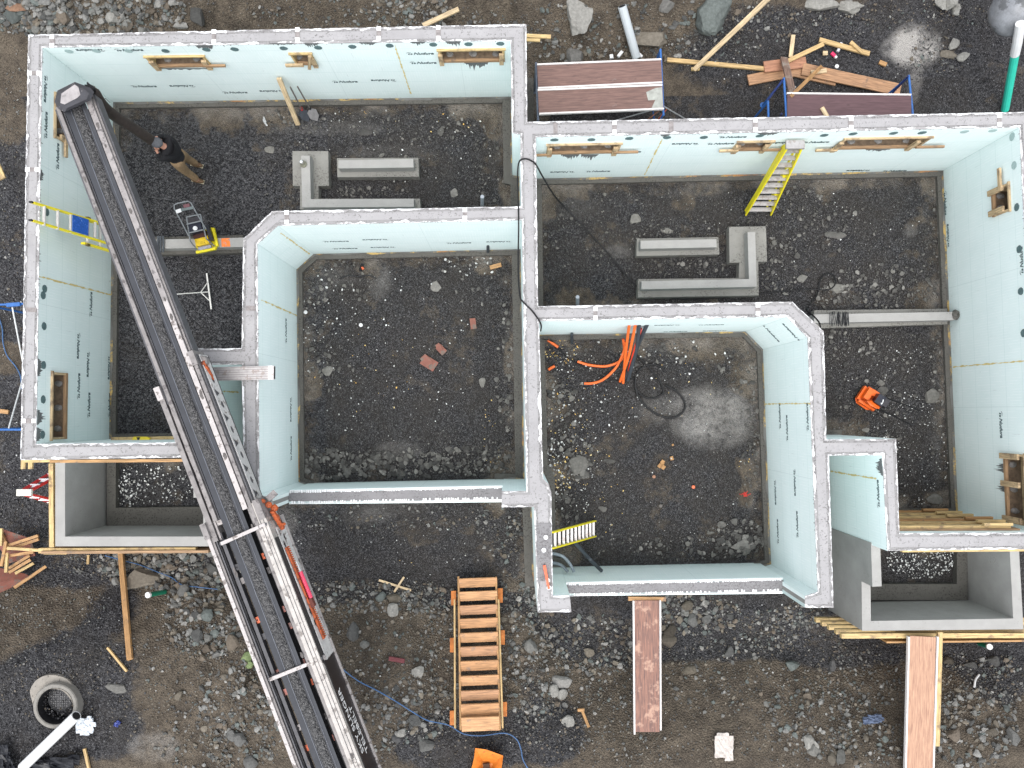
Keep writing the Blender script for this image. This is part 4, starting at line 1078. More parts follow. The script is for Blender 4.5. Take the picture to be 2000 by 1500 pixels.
# ------------------------------------------------------------------ scaffolds
def frame(t, q0, q1, z, m_=BLUE, legs=True):
    a_, b_ = P(*q0, z), P(*q1, z); MB().tube([a_, b_], .021, 8).build('ledger_tube', m_, t)
    if legs:
        for p in (a_.lerp(b_, .03), a_.lerp(b_, .97)):
            g = gz(p.x, p.y); MB().tube([Vector((p.x, p.y, z)), Vector((p.x, p.y, g+.02))], .021, 8).build('post', m_, t)
            MB().lathe((p.x, p.y, g), [(.06, 0), (.06, .012), (.001, .012)], 12).build('base_plate', m_, t)
def plank(t, q, z, mat, own=None, rails=True):
    a0, a1, b1, b0 = [P(*c, z) for c in q]                    # far-left, far-right, near-right, near-left
    pl = MB(); c0 = (a0+b0)/2; c1 = (a1+b1)/2; wd = ((a0-b0).length+(a1-b1).length)/2; pl.bar(c0, c1, wd-.04, .035)
    par = t
    if t is None: par = own
    o = pl.build('deck', mat, par)
    if rails:
        for s0_, s1_ in ((a0, a1), (b0, b1)): MB().bar(s0_+Vector((0, 0, .004)), s1_+Vector((0, 0, .004)), .03, .06).build('edge_rail', M('pale_aluminium_rail', (.68, .64, .62), .5, .12, 20, dirt=(.35, .3, .28), dth=.62), par)
    return o
sz = 1.3
t = thing('scaffold', 'short blue tube scaffold with two plywood deck planks outside the right basement wall', 'scaffold', P(1170,175,0))
frame(t, (1047,122), (1051,236), sz-.05, M('grey_blue_tube', (.10, .12, .16), .4, .2, 10)); frame(t, (1290,96), (1296,226), sz-.05)
MB().tube([P(1289,99,sz-.1), P(1283,112,.5), P(1281,118,.3)], .016, 6).build('cross_brace', BLUE, t)
for k, (q0, z0, q1, z1, m_) in enumerate([((1297,208),1.2,(1345,236),.3,STEELP),((1297,208),1.2,(1200,236),.3,STEELP),((1303,212),1.0,(1283,236),.4,ORB),((1290,214),.9,(1262,236),.4,M('rusty_tube', (.35, .16, .10), .6)),((1275,215),.7,(1278,236),.4,BLUE)]):
    MB().tube([P(*q0, z0), P(*q1, z1)], .013, 6).build('cross_brace', m_, t)
for lab, q in (('red brown plywood scaffold plank nearer the rock bank', [(1049,127),(1291,117),(1293,162),(1051,173)]), ('red brown plywood scaffold plank with a grey mortar patch, nearer the wall', [(1050,177),(1293,167),(1296,213),(1053,223)])):
    r_ = thing('scaffold_plank', lab, 'plank', P(q[0][0]+120, q[0][1]+25, sz)); plank(None, q, sz, PLY, r_)
MB().prism(poly([(1262,180),(1280,172),(1293,170),(1295,210),(1272,212),(1280,195),(1266,196)], sz+.02), sz+.0165, sz+.021).build('mortar_patch', M('mortar_splash', (.34, .35, .32), .9, .3, 12), r_)
t = thing('scaffold', 'short blue tube scaffold by the lumber pile, one purple brown plank', 'scaffold', P(1655,200,0))
frame(t, (1531,152), (1536,228), sz-.03); frame(t, (1775,147), (1783,226), sz-.03); frame(t, (1500,197), (1501,232), sz-.3)
for (q0, z0, q1, z1) in (((1530,154),sz,(1499,196),sz-.3), ((1774,149),sz,(1742,183),.6), ((1527,222),1.1,(1522,232),.7)): MB().tube([P(*q0, z0), P(*q1, z1)], .018, 8).build('cross_brace', M('navy_tube', (.015, .03, .13), .4), t)
r_ = thing('scaffold_plank', 'purple brown plywood scaffold plank half hidden behind the wall top', 'plank', P(1655,205,sz)); plank(None, [(1536,183),(1778,186),(1780,236),(1538,233)], sz, wood('purple_plywood', (.115, .062, .068), (.07, .035, .04), stain=(.2, .17, .17), sth=.7), r_)
t = thing('scaffold', 'blue tube scaffold frame showing past the left outer wall', 'scaffold', P(20,715,0))
frame(t, (-30,596), (52,593), 1.3); frame(t, (-30,839), (48,839), 1.25)
MB().tube([P(24,600,1.3), P(46,715,.35)], .014, 6).build('cross_brace', WHITE, t); MB().tube([P(17,836,1.25), P(46,735,.35)], .014, 6).build('cross_brace', WHITE, t)
MB().bar(P(14,596,1.33), P(40,594,1.33), .07, .05).build('tube_clamp', BLUE, t)
# ramps to the garage walls
for lab, q, z, m_ in (('long brown plywood walkway plank reaching from the garage front wall to the dirt bank', [(1237,1173),(1239,1433),(1290,1425),(1289,1172)], 1.43, wood('walk_plywood', (.27, .135, .095), (.10, .055, .05), stain=(.42, .26, .19), sth=.55)),
                 ('long tan plywood walkway plank running down from the right porch', [(1774,1243),(1767,1520),(1821,1520),(1830,1243)], 1.56, wood('tan_plywood', (.48, .29, .19), (.28, .15, .10)))):
    r_ = thing('walkway_plank', lab, 'plank', P((q[0][0]+q[2][0])/2, 1320, z-.1))
    A0, A1, B1, B0 = [P(u, v, z) for u, v in q]; wd = (A0-B0).length
    MB().bar((A0+B0)/2, (A1+B1)/2, wd-.05, .03).build('deck', m_, r_)
    for s0_, s1_ in ((A0, A1), (B0, B1)): MB().bar(s0_, s1_, .028, .07).build('edge_rail', CACHE['pale_aluminium_rail'], r_)
p = MB(); p.bar(P(1227,1169,1.38), P(1300,1170,1.38), .07, .06); p.build('support_board', ORW, None, 'short orange board under the garage end of the brown walkway plank', 'board')
# cleated stair ramp
t = thing('wooden_steps', 'orange wooden steps with ten open treads climbing the dirt bank', 'steps', P(935,1400,.6))
def sz_(v): return .30+1.32*(v-1125)/300
for u0, u1 in ((896,900), (969,977)): MB().bar(P(u0,1128,sz_(1128)-.08), P(u1,1425,sz_(1425)-.08), .035, .16).build('stringer', ORW, t)
for u0, u1 in ((888,889), (974,982)): MB().bar(P(u0,1172,sz_(1172)-.02), P(u1,1422,sz_(1422)-.02), .03, .10).build('hand_board', PINE, t)
for k, v in enumerate((1137,1163,1190,1216,1244,1271,1299,1328,1357,1387,1413)):
    wd = .185 if k < 9 else .26; sh = (v-1137)*.016
    MB().bar(P(897+sh,v+2,sz_(v)), P(971+sh,v-1,sz_(v)), wd, .035, roll=-.12).build('tread', wood('tread_wood%d' % (k % 3), [(.55, .29, .13), (.60, .33, .155), (.50, .27, .14)][k % 3], stain=(.2, .15, .12), sth=.62), t)
for u, v, s in ((886,1168,-1),(884,1260,-1),(884,1402,-1),(977,1163,1),(981,1245,1),(985,1385,1)):
    MB().bar(P(u,v-14,sz_(v)-.25), P(u,v+14,sz_(v)-.2), .10, .04).build('side_block', M('orange_block', (.50, .17, .04), .7, .4, 12), t)

# ------------------------------------------------------------------ lumber
def board(lab, p0, p1, wpx, mat, z0=0., z1=None, th=.04, grp=None, cat='board', name='board', ground=True):
    z1 = z0 if z1 is None else z1
    a_ = G(*p0, z0+th/2) if ground else P(*p0, z0+th/2); b_ = G(*p1, z1+th/2) if ground else P(*p1, z1+th/2)
    w_ = wpx*(CAMZ-(a_.z+b_.z)/2)/FPX
    return MB().bar(a_, b_, w_, th).build(name, mat, None, lab, cat, grp)
TANB = wood('tan_board', (.46, .26, .14), stain=(.2, .13, .09), sth=.62)
board('long pale timber lying diagonally up the rock bank at the top edge', (1356,136), (1502,-4), 9, PALE, .12, .75, .05)
board('long yellow timber running from the scaffold to the lumber pile', (1303,117), (1500,135), 8, PINE, .06, .06, .05)
MB().box(G(1358,135,.05), .17, .06, .05, 0).build('board', YELW, None, 'short yellow offcut under the foot of the long diagonal timber', 'board')
board('wide tan plank lowest in the left of the lumber pile', (1461,157), (1568,136), 21, TANB, .04)
board('wide reddish plank crossing the left of the lumber pile', (1492,131), (1574,122), 22, wood('red_board', (.45, .22, .13)), .09)
board('longest wide brown plank in the lumber pile, notched on one side', (1567,135), (1758,176), 24, TANB, .10)
board('narrow tan plank half under the longest brown plank', (1548,143), (1632,162), 12, TANB, .03)
board('grey brown board propped on the blue scaffold end', (1531,113), (1548,184), 14, wood('grey_board', (.26, .17, .13), stain=(.3, .26, .22), sth=.5), .16, .9)
board('upright looking pale stick at the top of the lumber pile', (1549,68), (1544,112), 8, PALE, .06)
board('yellow stick sloping up to the right from the lumber pile', (1533,122), (1608,86), 8, PINE, .16)
board('pale yellow timber above the lumber pile, farthest to the right', (1600,78), (1698,105), 9, PINE, .06)
board('short stick crossing the pale yellow timber', (1661,82), (1683,102), 7, PINE, .11)
board('orange stick leaning from the pile onto the purple brown plank', (1546,187), (1604,130), 7, ORW, 1.3, .2)
board('small pale offcut on the longest brown plank', (1584,142), (1614,138), 8, PALE, .16)
board('small pale offcut lying on the purple brown plank', (1605,210), (1618,232), 8, PALE, 1.33, 1.33, .03, ground=False)
board('tiny square tan block between the yellow sticks', (1607,104), (1616,104), 8, PALE, .05)
board('small orange block beside the white sand heap', (1717,121), (1731,127), 8, ORW, .03)
board('tan board poking out behind the left wall top', (826,50), (896,18), 9, PALE, .3, .35)
for k, (p0, p1, w_) in enumerate((((1026,70),(1076,72),7), ((1026,78),(1055,79),5))): board(['longer','shorter'][k]+' yellow board end sticking out beside the wall corner', p0, p1, w_, YELW, 1.6, 1.6, ground=False)
for k, u in enumerate((46, 60)): board(['left','right'][k]+' of two yellow stubs below the left wall corner', (u,898), (u,916), 8, YELW, 2.0, 2.0, ground=False)
board('long orange timber leaning from the porch form down to the gravel', (235,1068), (254,1288), 10, ORW, 0, 0, .06)
board('thin yellow stake lying beside the end of the long orange timber', (210,1265), (248,1311), 4, PINE, .02)
board('thin yellow stake at the bottom edge near the white pipe', (165,1462), (176,1510), 5, PINE, .03)
board('short yellow stick below the left porch form', (173,1084), (172,1102), 4, PINE, .05)
board('pale thin stick crossed under another on the dark gravel', (740,1133), (803,1153), 4, PALE, .02, .02, .02)
board('short pale stick lying across a longer one on the dark gravel', (789,1127), (770,1156), 4, PALE, .05, .05, .02)
board('timber leaning on the north wall of the left basement', (545,153), (582,243), 9, PALE, 1.25, .0, .05, ground=False)
board('thick yellow timber beside the tan walkway plank', (1835,1234), (1829,1456), 9, YELW, 1.42, 1.42, .07, ground=False)
t = board('wooden stake with a nailed head on the dirt bank', (1137,1388), (1150,1420), 5, ORW, .03); q_ = MB(); q_.bar(G(1128,1387,.07), G(1141,1386,.07), .05, .04); q_.build('stake_head', ORW, t)
board('dark red offcut on the rocky dirt bank', (760,1286), (790,1291), 8, M('maroon_wood', (.14, .04, .045), .8, .3, 20), .03)
board('orange offcut end at the left edge beside the scaffold', (-6,802), (17,805), 8, ORW, .1)
board('yellow board end at the left edge near the top', (-8,322), (4,350), 16, YELW, .3)
# heap of stripped forms at the left edge
t = thing('form_lumber_heap', 'heap of stripped orange form lumber and red panels at the left edge', 'lumber heap', G(30,1090))
for k, q in enumerate([[(5,1033),(62,1052),(70,1085),(20,1100),(0,1070)], [(0,1110),(52,1122),(62,1130),(0,1158),(-20,1140)]]):
    MB().sheet([tuple(G(u, v, .35-.1*k)) for u, v in q], .02).build('red_panel', REDPLY, t)
for k, (p0, p1, z) in enumerate([((3,1032),(2,1066),.5),((8,1068),(75,1046),.55),((14,1074),(76,1053),.5),((10,1070),(82,1075),.6),((20,1085),(66,1078),.55),((12,1058),(3,1106),.6),((14,1080),(12,1118),.6),((18,1110),(58,1085),.45),((18,1118),(60,1093),.45),((30,1120),(66,1100),.3),((28,1148),(90,1106),.4),((2,1040),(18,1075),.4)]):
    MB().bar(G(*p0, z), G(*p1, z), .055, .04).build('form_timber', ORW if k % 3 else YELW, t)
t = MB(); t.bar(P(86,1077,1.42), P(132,1078,1.42), .1, .03)

# aluminium plank across the garage corner
t = thing('aluminium_plank', 'ribbed aluminium plank resting across the left garage wall beside the conveyor boom', 'plank', P(475,729,2.52))
pa, pb2 = P(405,731,2.56), P(527,728,2.56); MB().bar(pa, pb2, .235, .05).build('deck', ALU, t)
for k in range(6):
    o_ = Vector((0, -.10+k*.04, .028)); MB().bar(pa+o_, pb2+o_, .008, .008).build('deck_rib', M('rib_dark', (.22, .2, .2), .5), t)
MB().bar(pb2+Vector((-.02, 0, .006)), pb2+Vector((.075, 0, .006)), .24, .06).build('end_cap', CACHE['pale_aluminium_rail'], t); MB().bar(pb2+Vector((.078, 0, 0)), pb2+Vector((.088, 0, 0)), .22, .045).build('end_slot', BLK, t)

# ------------------------------------------------------------------ machines
t = thing('plate_compactor', 'yellow and black plate compactor with a grey loop handle, on the low dividing wall', 'plate compactor', P(398,466,.3))
ax = (P(400,484,.6)-P(389,434,.6)).normalized(); sx = ax.cross(Vector((0, 0, -1))).normalized()
if sx.x < 0: sx = -sx
az = math.atan2(ax.y, ax.x); c0 = P(397,464,.42)
def L(a_, s_, h): return c0+ax*a_+sx*s_+Vector((0, 0, h))
mb = MB(); mb.sheet([tuple(L(*q)) for q in ((.27, -.20, -.02), (.28, .20, -.02), (.20, .25, -.02), (-.14, .25, -.02), (-.17, .20, -.02), (-.15, -.17, -.02))], .04); mb.build('base_plate', YEL, t)
MB().bar(L(.27, -.2, .0), L(.28, .2, .0), .045, .06).build('plate_lip', YEL, t); MB().bar(L(-.14, .24, .0), L(.24, .245, .0), .045, .06).build('plate_lip', YEL, t)
MB().box(L(.22, .0, .02), .06, .26, .07, az).build('exciter', M('grey_cast', (.3, .3, .36), .5, .3, 20), t)
MB().box(L(.10, -.0, .05), .17, .27, .16, az).build('engine_bed', M('yellow_enamel', (.62, .42, .01), .4, .4, 14, dirt=(.10, .05, .01), dth=.6, dscale=18), t)
MB().box(L(-.03, -.01, .10), .13, .26, .1, az).build('belt_cover', M('dark_red_brown', (.05, .015, .01), .6), t)
MB().box(L(-.15, -.03, .20), .21, .27, .14, az).build('engine', M('black_engine', (.012, .015, .028), .35, .4, 20), t)
MB().lathe(L(-.13, -.02, .272), [(.045, 0), (.045, .014), (.02, .018), (.001, .018)], 14).build('fuel_cap', WHITE, t)
MB().box(L(-.31, -.02, .18), .11, .25, .13, az).build('engine_block', M('charcoal_box', (.03, .028, .033), .5, .4, 20), t)
FRM = M('grey_frame_tube', (.20, .215, .225), .45, .2, 10)
for a_, b_ in (((-.40, -.15, .25), (-.39, .13, .25)), ((-.24, -.16, .30), (-.24, .14, .30)), ((-.06, -.16, .30), (-.06, .14, .30)), ((-.40, -.15, .25), (.10, -.17, .28)), ((-.39, .13, .25), (.12, .15, .28)), ((.10, -.17, .28), (.22, -.17, .0)), ((.12, .15, .28), (.22, .18, .0))): MB().tube([L(*a_), L(*b_)], .014, 7).build('frame_tube', FRM, t)
MB().box(L(-.02, .19, .12), .32, .06, .10, az+.1).build('belt_guard', M('black_guard', (.02, .022, .028), .5), t)
hdl = [L(.0, -.17, .30), L(-.25, -.18, .5), L(-.46, -.19, .68), L(-.53, -.17, .70), L(-.545, -.10, .70), L(-.54, .10, .70), L(-.50, .15, .69), L(-.35, .17, .6), L(-.05, .20, .32)]
MB().tube(hdl, .013, 7).build('handle', FRM, t); MB().bar(L(-.42, -.18, .66), L(-.41, .16, .65), .05, .02).build('handle_plate', M('grey_green_panel', (.14, .17, .17), .6, .3, 12), t)
MB().box(L(-.40, -.12, .68), .07, .10, .01, az+.1).build('label_plate', WHITE, t); MB().box(L(-.47, .05, .67), .06, .12, .02, az).build('pouch', M('faded_red', (.17, .08, .09), .8, .3, 14), t); MB().box(L(-.47, -.12, .66), .06, .10, .03, az).build('pouch', BLK, t)

t = thing('plate_compactor', 'bright orange plate compactor with long black handles on the dark gravel', 'plate compactor', P(1700,780,0))
ax = (P(1775,822,.5)-P(1695,775,.3)).normalized(); sx = Vector((ax.y, -ax.x, 0)); sx.normalize(); az = math.atan2(ax.y, ax.x)
def L(a_, s_, h): return c0+ax*a_*.82+sx*s_*.82+Vector((0, 0, h*.85))
c0 = P(1699,777,.25)   # ax toward the handle; sx picture lower left
OC = M('orange_enamel', (.78, .13, .012), .35, .25, 14, dirt=(.25, .05, .01), dth=.64, dscale=18)
mb = MB(); mb.sheet([tuple(L(*q)) for q in ((-.20, -.20, -.18), (.10, -.22, -.18), (.22, -.16, -.16), (.30, .16, -.14), (.14, .27, -.16), (-.14, .24, -.18), (-.22, .17, -.16))], .03); mb.build('base_plate', OC, t)
for a_, b_, w_, h_ in (((-.20, -.21, -.10), (-.20, .16, -.10), .05, .10), ((-.17, .19, -.06), (.26, .20, -.08), .05, .10), ((-.14, -.21, -.09), (.06, -.2, -.09), .06, .08)): MB().bar(L(*a_), L(*b_), w_, h_).build('plate_lip', OC, t)
MB().box(L(-.09, -.05, .0), .12, .24, .14, az).build('exciter_housing', OC, t); MB().box(L(.03, -.14, .0), .16, .12, .10, az).build('exciter_housing', OC, t)
mb = MB(); mb.sheet([tuple(L(*q)) for q in ((-.06, .10, .10), (.02, .06, .13), (.26, .085, .12), (.27, .14, .08), (.05, .15, .08))], .08); mb.build('belt_cover', OC, t)
MB().box(L(.16, -.03, .12), .18, .20, .16, az).build('engine', M('black_engine', (.012, .015, .028), .35, .4, 20), t); MB().box(L(.30, -.05, .12), .10, .18, .13, az).build('air_filter', M('charcoal_box', (.03, .028, .033), .5, .4, 20), t)
for a_, s_, w_, l_ in ((.12, -.06, .05, .05), (.18, -.02, .05, .035), (.225, -.02, .02, .10), (.22, .03, .03, .03)): MB().box(L(a_, s_, .203), w_, l_, .006, az+.4).build('decal', WHITE, t)
for s_ in (-.16, .19): MB().tube([L(.15, s_, .1), L(.45, s_, .35), L(.86, s_*1.15, .62), L(.92, s_*1.05, .62)], .013, 6).build('handle', CORD, t)
MB().bar(L(.88, -.19, .62), L(.88, .23, .62), .02, .02).build('handle_bar', CORD, t)

# ------------------------------------------------------------------ tools
t = thing('screed_rake', 'thin silver T-shaped lute on the fresh gravel, its handle under the boom', 'rake', P(400,575,0))
SIL = M('silver_tube', (.62, .61, .58), .4, .1, 10, metal=.3)
MB().bar(P(404,534,.05), P(413,604,.05), .028, .03).build('head', SIL, t); MB().tube([P(338,575,.35), P(409,570,.06)], .012, 6).build('handle', SIL, t)
MB().tube([P(392,571,.1), P(406,551,.07)], .010, 6).build('strut', SIL, t); MB().tube([P(392,571,.1), P(410,588,.07)], .010, 6).build('strut', SIL, t)
for k, (p0, p1, q, m_) in enumerate((((567,170),(590,215),(598,231),M('dark_blade', (.10, .11, .13), .4, .3, 12, metal=.5)), ((581,169),(606,213),(616,231),M('grey_blade', (.26, .25, .25), .5, .3, 12, metal=.4)))):
    t = thing('shovel', ['dark bladed shovel with a red collar leaning on the basement wall','grey bladed shovel leaning on the basement wall, next to the dark bladed one'][k], 'shovel', P(*q, 0))
    MB().tube([P(*p0, 1.2), P(*p1, .25)], .015, 7).build('handle', M('grey_handle', (.14, .13, .12), .6), t)
    a_ = P(*p1, .24); b_ = P(*q, .06); dd = (b_-a_).normalized(); ss = dd.cross(Vector((0, 0, 1))).normalized(); o_ = a_
    o2 = MB().sheet([tuple(o_+ss*.03), tuple(o_-ss*.03), tuple(o_+dd*.05-ss*.10), tuple(o_+dd*.20-ss*.095), tuple(o_+dd*.30-ss*.01), tuple(o_+dd*.20+ss*.095), tuple(o_+dd*.05+ss*.10)], .006).build('blade', m_, t)
    if k == 0: MB().tube([P(588,210,.32), P(590,215,.25)], .024, 8).build('collar', RED, t)
    else: MB().tube([P(604,209,.32), P(606,213,.25)], .024, 8).build('collar', BLK, t)
t = MB(); t.bar(P(1063,1104,2.545), P(1072,1150,2.545), .05, .055, taper=.8); t.build('spirit_level', M('red_orange_level', (.72, .10, .03), .4, .1, 12), None, 'red orange torpedo level lying on the middle wall end', 'level')
t = thing('spirit_level', 'yellow torpedo level with a black triangle on the bottom wall of the left basement', 'level', P(273,857,.2)); lv = P(273,858,.25)
MB().prism(poly([(256,862),(261,853),(286,853),(292,856),(291,862)], .9), .84, .9).build('body', M('level_yellow', (.75, .60, .03), .4, .1, 10), t)
MB().prism(poly([(266,854),(274,854),(270,862)], .904), .9, .904).build('triangle_mark', BLK, t)
MB().bar(P(218,860,.80), P(340,858,.80), .12, .06).build('ledge_board', YELW, found)
# white capped post on the left stair footing
t = thing('anchor_post', 'round steel post cap with a bright ball top on the left stair footing', 'post', P(592,322,.48)); pc = P(592,320,.52)
MB().lathe(pc, [(.07, -.04), (.07, 0), (.055, .02), (.05, .02), (.05, .10), (.04, .12)], 16).build('collar', M('brass_collar', (.34, .33, .26), .4, .3, 14, metal=.5), t)
MB().ellipsoid(pc+Vector((0, 0, .13)), .043, .043, .035).build('ball_top', M('bright_cap', (.7, .7, .7), .25, .05, 5, metal=.6), t, smooth=True)

# ------------------------------------------------------------------ pipes, conduits, cords
def pipe(name, lab, pts, r, mat, cat, n=12, hollow=None, grp=None, parent=None):
    o = MB().tube(pts, r, n).build(name, mat, parent, lab, cat, grp, smooth=False)
    return o
def smoothpts(pts, k=5):
    out = []; m_ = len(pts)
    for i in range(m_-1):
        p0, p1, p2, p3 = pts[max(i-1, 0)], pts[i], pts[i+1], pts[min(i+2, m_-1)]
        for j in range(k):
            t = j/k; out.append(.5*((2*p1)+(p2-p0)*t+(2*p0-5*p1+4*p2-p3)*t*t+(3*p1-p0-3*p2+p3)*t**3))
    out.append(pts[-1]); return out
MOUTH = M('pipe_mouth', (.01, .01, .01), .9, 0, 5)
def mouth(o, c, d, r, m_=None): MB().tube([c-d*.004, c+d*.003], r*.8, 12).build('pipe_mouth', m_ or MOUTH, o)
o = pipe('drain_pipe', 'long pale grey plastic pipe lying down the rock bank', [G(1215,12,.14), G(1243,112,.10)], .088, M('pale_grey_pipe', (.46, .50, .52), .4, .06, 6), 'pipe')
mouth(o, G(1215,12,.14), (G(1215,12,.14)-G(1243,112,.10)).normalized(), .088)
for i, (u, v, a_, w_, h_) in enumerate(((1211,106,.9,.14,.06),(1194,111,.2,.07,.08),(1250,108,-.8,.11,.05))): MB().box(G(u,v,.05), w_, h_, .06, a_).build('pipe_offcut', WHITE, None, ['longest white offcut left of the grey pipe end','smallest square white offcut near the scaffold plank','white offcut tucked behind the grey pipe end'][i], 'offcut')
o = pipe('drain_pipe', 'long white plastic pipe across the manhole rim', [G(149,1398,.50), G(45,1498,.12)], .092, WHITE, 'pipe'); mouth(o, G(149,1398,.50), (G(149,1398,.50)-G(45,1498,.12)).normalized(), .092)
o = pipe('standing_pipe', 'tall standing pipe at the upper right, white above and sea green below', [G(1963,214,.06), P(1983,104,1.3)], .075, GREEN, 'pipe'); pipe('white_section', None, [P(1982,106,1.3), P(1987,84,1.6), P(1993,46,2.0)], .085, WHITE, None, parent=o)
for lab, p0, p1, z in (('short dark green pipe with a white cap in the rubble at lower left', (322,1156), (290,1162), .45), ('short dark green pipe with a white cap beyond the right porch', (1913,1257), (1932,1263), .45)):
    a_ = G(*p0, .02); b_ = P(p1[0], p1[1], a_.z+z); o = pipe('capped_pipe', lab, [a_, b_], .045, DGREEN, 'pipe'); MB().tube([b_-(b_-a_).normalized()*.02, b_+(b_-a_).normalized()*.03], .056, 14).build('cap', WHITE, o)
pipe('plastic_strip', 'short curved white plastic strip on dark stones', smoothpts([G(1912,1318,.03), G(1905,1328,.05), G(1903,1342,.03)], 4), .02, WHITE, 'strip')
# conduits in the right garage
K = 'orange conduits standing in the garage pit'
for i, (pts, m_, r, lab) in enumerate([
  ([(1229,634,1.6),(1222,690,.8),(1217,748,.06)], ORG, .028, 'straight orange conduit farthest left against the garage wall'),
  ([(1241,634,1.6),(1228,695,.8),(1211,745,.06)], ORG, .028, 'straight orange conduit just left of the black one'),
  ([(1252,642,1.4),(1240,680,.9),(1225,735,.06)], M('red_orange_conduit', (.65, .06, .03), .45), .026, 'red orange conduit mostly behind the black one'),
  ([(1248,634,1.6),(1243,680,.9),(1226,742,.05)], DGREY, .04, 'thick black conduit leaning upright among the orange ones'),
  ([(1264,633,1.6),(1250,665,1.0),(1240,690,.6),(1222,738,.05)], DGREY, .04, 'thick black conduit farthest right in the bundle'),
  ([(1217,662,.5),(1219,684,.35),(1212,704,.2),(1185,715,.1),(1152,713,.05),(1128,706,.05)], ORG, .026, 'upper of two orange conduits curving to the left'),
  ([(1222,668,.5),(1217,690,.35),(1203,718,.2),(1180,740,.1),(1160,748,.05),(1141,749,.05)], ORG, .026, 'lower of two orange conduits curving to the left')]):
    p_ = smoothpts([P(*c) for c in pts]); o = pipe('conduit', lab, p_, r, m_, 'conduit', 10)
    mouth(o, p_[0], (p_[0]-p_[1]).normalized(), r, MOUTH if m_ is DGREY else M('deep_red', (.3, .01, .01), .8))
for i, (pts, m_, r, lab) in enumerate([
  ([(1123,1060,.9),(1150,1090,.5),(1175,1115,.75)], DGREY, .036, 'straight dark conduit running from the small ladder to the garage front wall'),
  ([(1075,1080,.8),(1098,1086,.8),(1112,1100,.8),(1121,1117,.8)], M('mid_grey_conduit', (.20, .24, .27), .45), .03, 'outer curved grey conduit entering the garage front wall'),
  ([(1075,1099,.7),(1095,1103,.7),(1109,1117,.7)], M('mid_grey_conduit', (.20, .24, .27), .45), .03, 'inner curved grey conduit entering the garage front wall')]):
    pipe('conduit', lab, smoothpts([P(*c) for c in pts]), r, m_, 'conduit', 10)
for i, (u, v, h, lab) in enumerate(((953,487,.55,'dark grey conduit stub standing at the left garage back wall'), (1117,664,.5,'dark grey conduit stub standing at the right garage back wall'))):
    pipe('conduit_stub', lab, [P(u,v+6,0.02), P(u,v-10 if i == 0 else v-12,h)], .032, DGREY, 'conduit stub')
for i, (u, v, lab) in enumerate(((942,392,'short clear plastic sleeve standing in the left basement near the garage wall'), (1128,588,'short clear plastic sleeve standing in the right basement near the garage wall'))):
    pipe('plastic_sleeve', lab, [P(u,v+8,.02), P(u,v-8,.5)], .038, M('cloudy_sleeve', (.42, .45, .50), .3), 'sleeve')
pipe('conduit_piece', 'short orange conduit piece lying near the wall corner of the right garage', [P(1070,664,.12), P(1090,678,.08)], .028, ORG, 'conduit piece')
pipe('conduit_piece', 'stubby orange conduit piece beside the middle wall footing', [P(1071,722,.1), P(1083,715,.08)], .028, ORG, 'conduit piece')
def cord(lab, pts, r, m_=CORD, name='cord', cat='cord'): return MB().tube(smoothpts(pts, 6), r, 6).build(name, m_, None, lab, cat)
cord('long thin black power cord looping over the middle wall and across the right basement floor',
  [P(1056,646,1.9), P(1056,632,2.53), P(1040,608,2.53), P(1022,590,2.53), P(1015,575,2.45), P(1012,520,2.3), P(1013,440,2.53), P(1012,380,2.45), P(1011,340,2.4), P(1014,316,2.5), P(1025,310,2.54), P(1038,314,2.53), P(1047,322,2.5), P(1060,345,1.6), P(1085,385,.4), P(1120,422,.04), P(1180,486,.03), P(1235,550,.05), P(1262,572,.05), P(1300,580,.03), P(1360,584,.03), P(1440,578,.03), P(1520,570,.03), P(1580,565,.03), P(1618,566,.04), P(1632,552,.04), P(1626,536,.05), P(1610,536,.04), P(1601,550,.04), P(1596,575,.05), P(1576,604,.2), P(1590,618,.9), P(1600,630,1.6), P(1602,640,2.3)], .015)
cp_ = [P(1058,662,.8), P(1080,668,.1), P(1110,700,.03), P(1150,722,.03), P(1180,738,.03), P(1215,745,.03), P(1240,738,.03)]
cord('black cord crossing the garage floor from the middle wall to the orange conduits', cp_, .011)
cc = []
for i in range(23): t_a = 2*math.pi*i/20-1.2; cc.append(P(1270+32*math.cos(t_a)+i*.15, 745+33*math.sin(t_a), .03+.004*i/5))
cord('smaller round loop of black hose on the garage floor', [P(1240,690,.04), P(1262,712,.04), P(1288,744,.04)]+cc[6:], .019, CORD, 'hose_loop', 'hose')
cc = [P(1300,753,.05), P(1322,765,.05), P(1337,785,.05), P(1335,803,.05), P(1315,816,.05), P(1290,812,.05), P(1265,797,.05), P(1247,775,.05), P(1241,755,.05), P(1241,740,.05)]
cord('larger oval loop of black hose on the dusty part of the garage floor', cc, .021, CORD, 'hose_loop', 'hose')
BL_ = M('blue_hose', (.05, .12, .26), .5, .2, 20)
cord('blue hose snaking from the boom past the foot of the wooden steps', [G(u, v, .06) for u, v in ((648,1286),(668,1306),(700,1330),(735,1348),(770,1368),(805,1390),(835,1407),(875,1416),(905,1433),(940,1437),(985,1432),(1008,1443),(1017,1462),(1022,1485),(1040,1515))], .011, BL_, 'hose', 'hose')
cord('thin blue hose winding along the left edge of the site', [G(u, v, .03) for u, v in ((-6,610),(4,640),(6,670),(14,695),(30,715),(40,735),(42,760))], .012, BL_, 'hose', 'hose')
cord('thin blue rope through the rubble below the left porch', [G(u, v, .05) for u, v in ((205,1085),(245,1096),(272,1103),(310,1118),(335,1128),(355,1142),(390,1147),(425,1151))], .009, BL_, 'rope', 'rope')
cord('short black cable at the back of the left garage floor', [P(u, v, .03) for u, v in ((662,545),(680,538),(702,540),(720,538),(735,544))], .012, BLK, 'cable', 'cable')
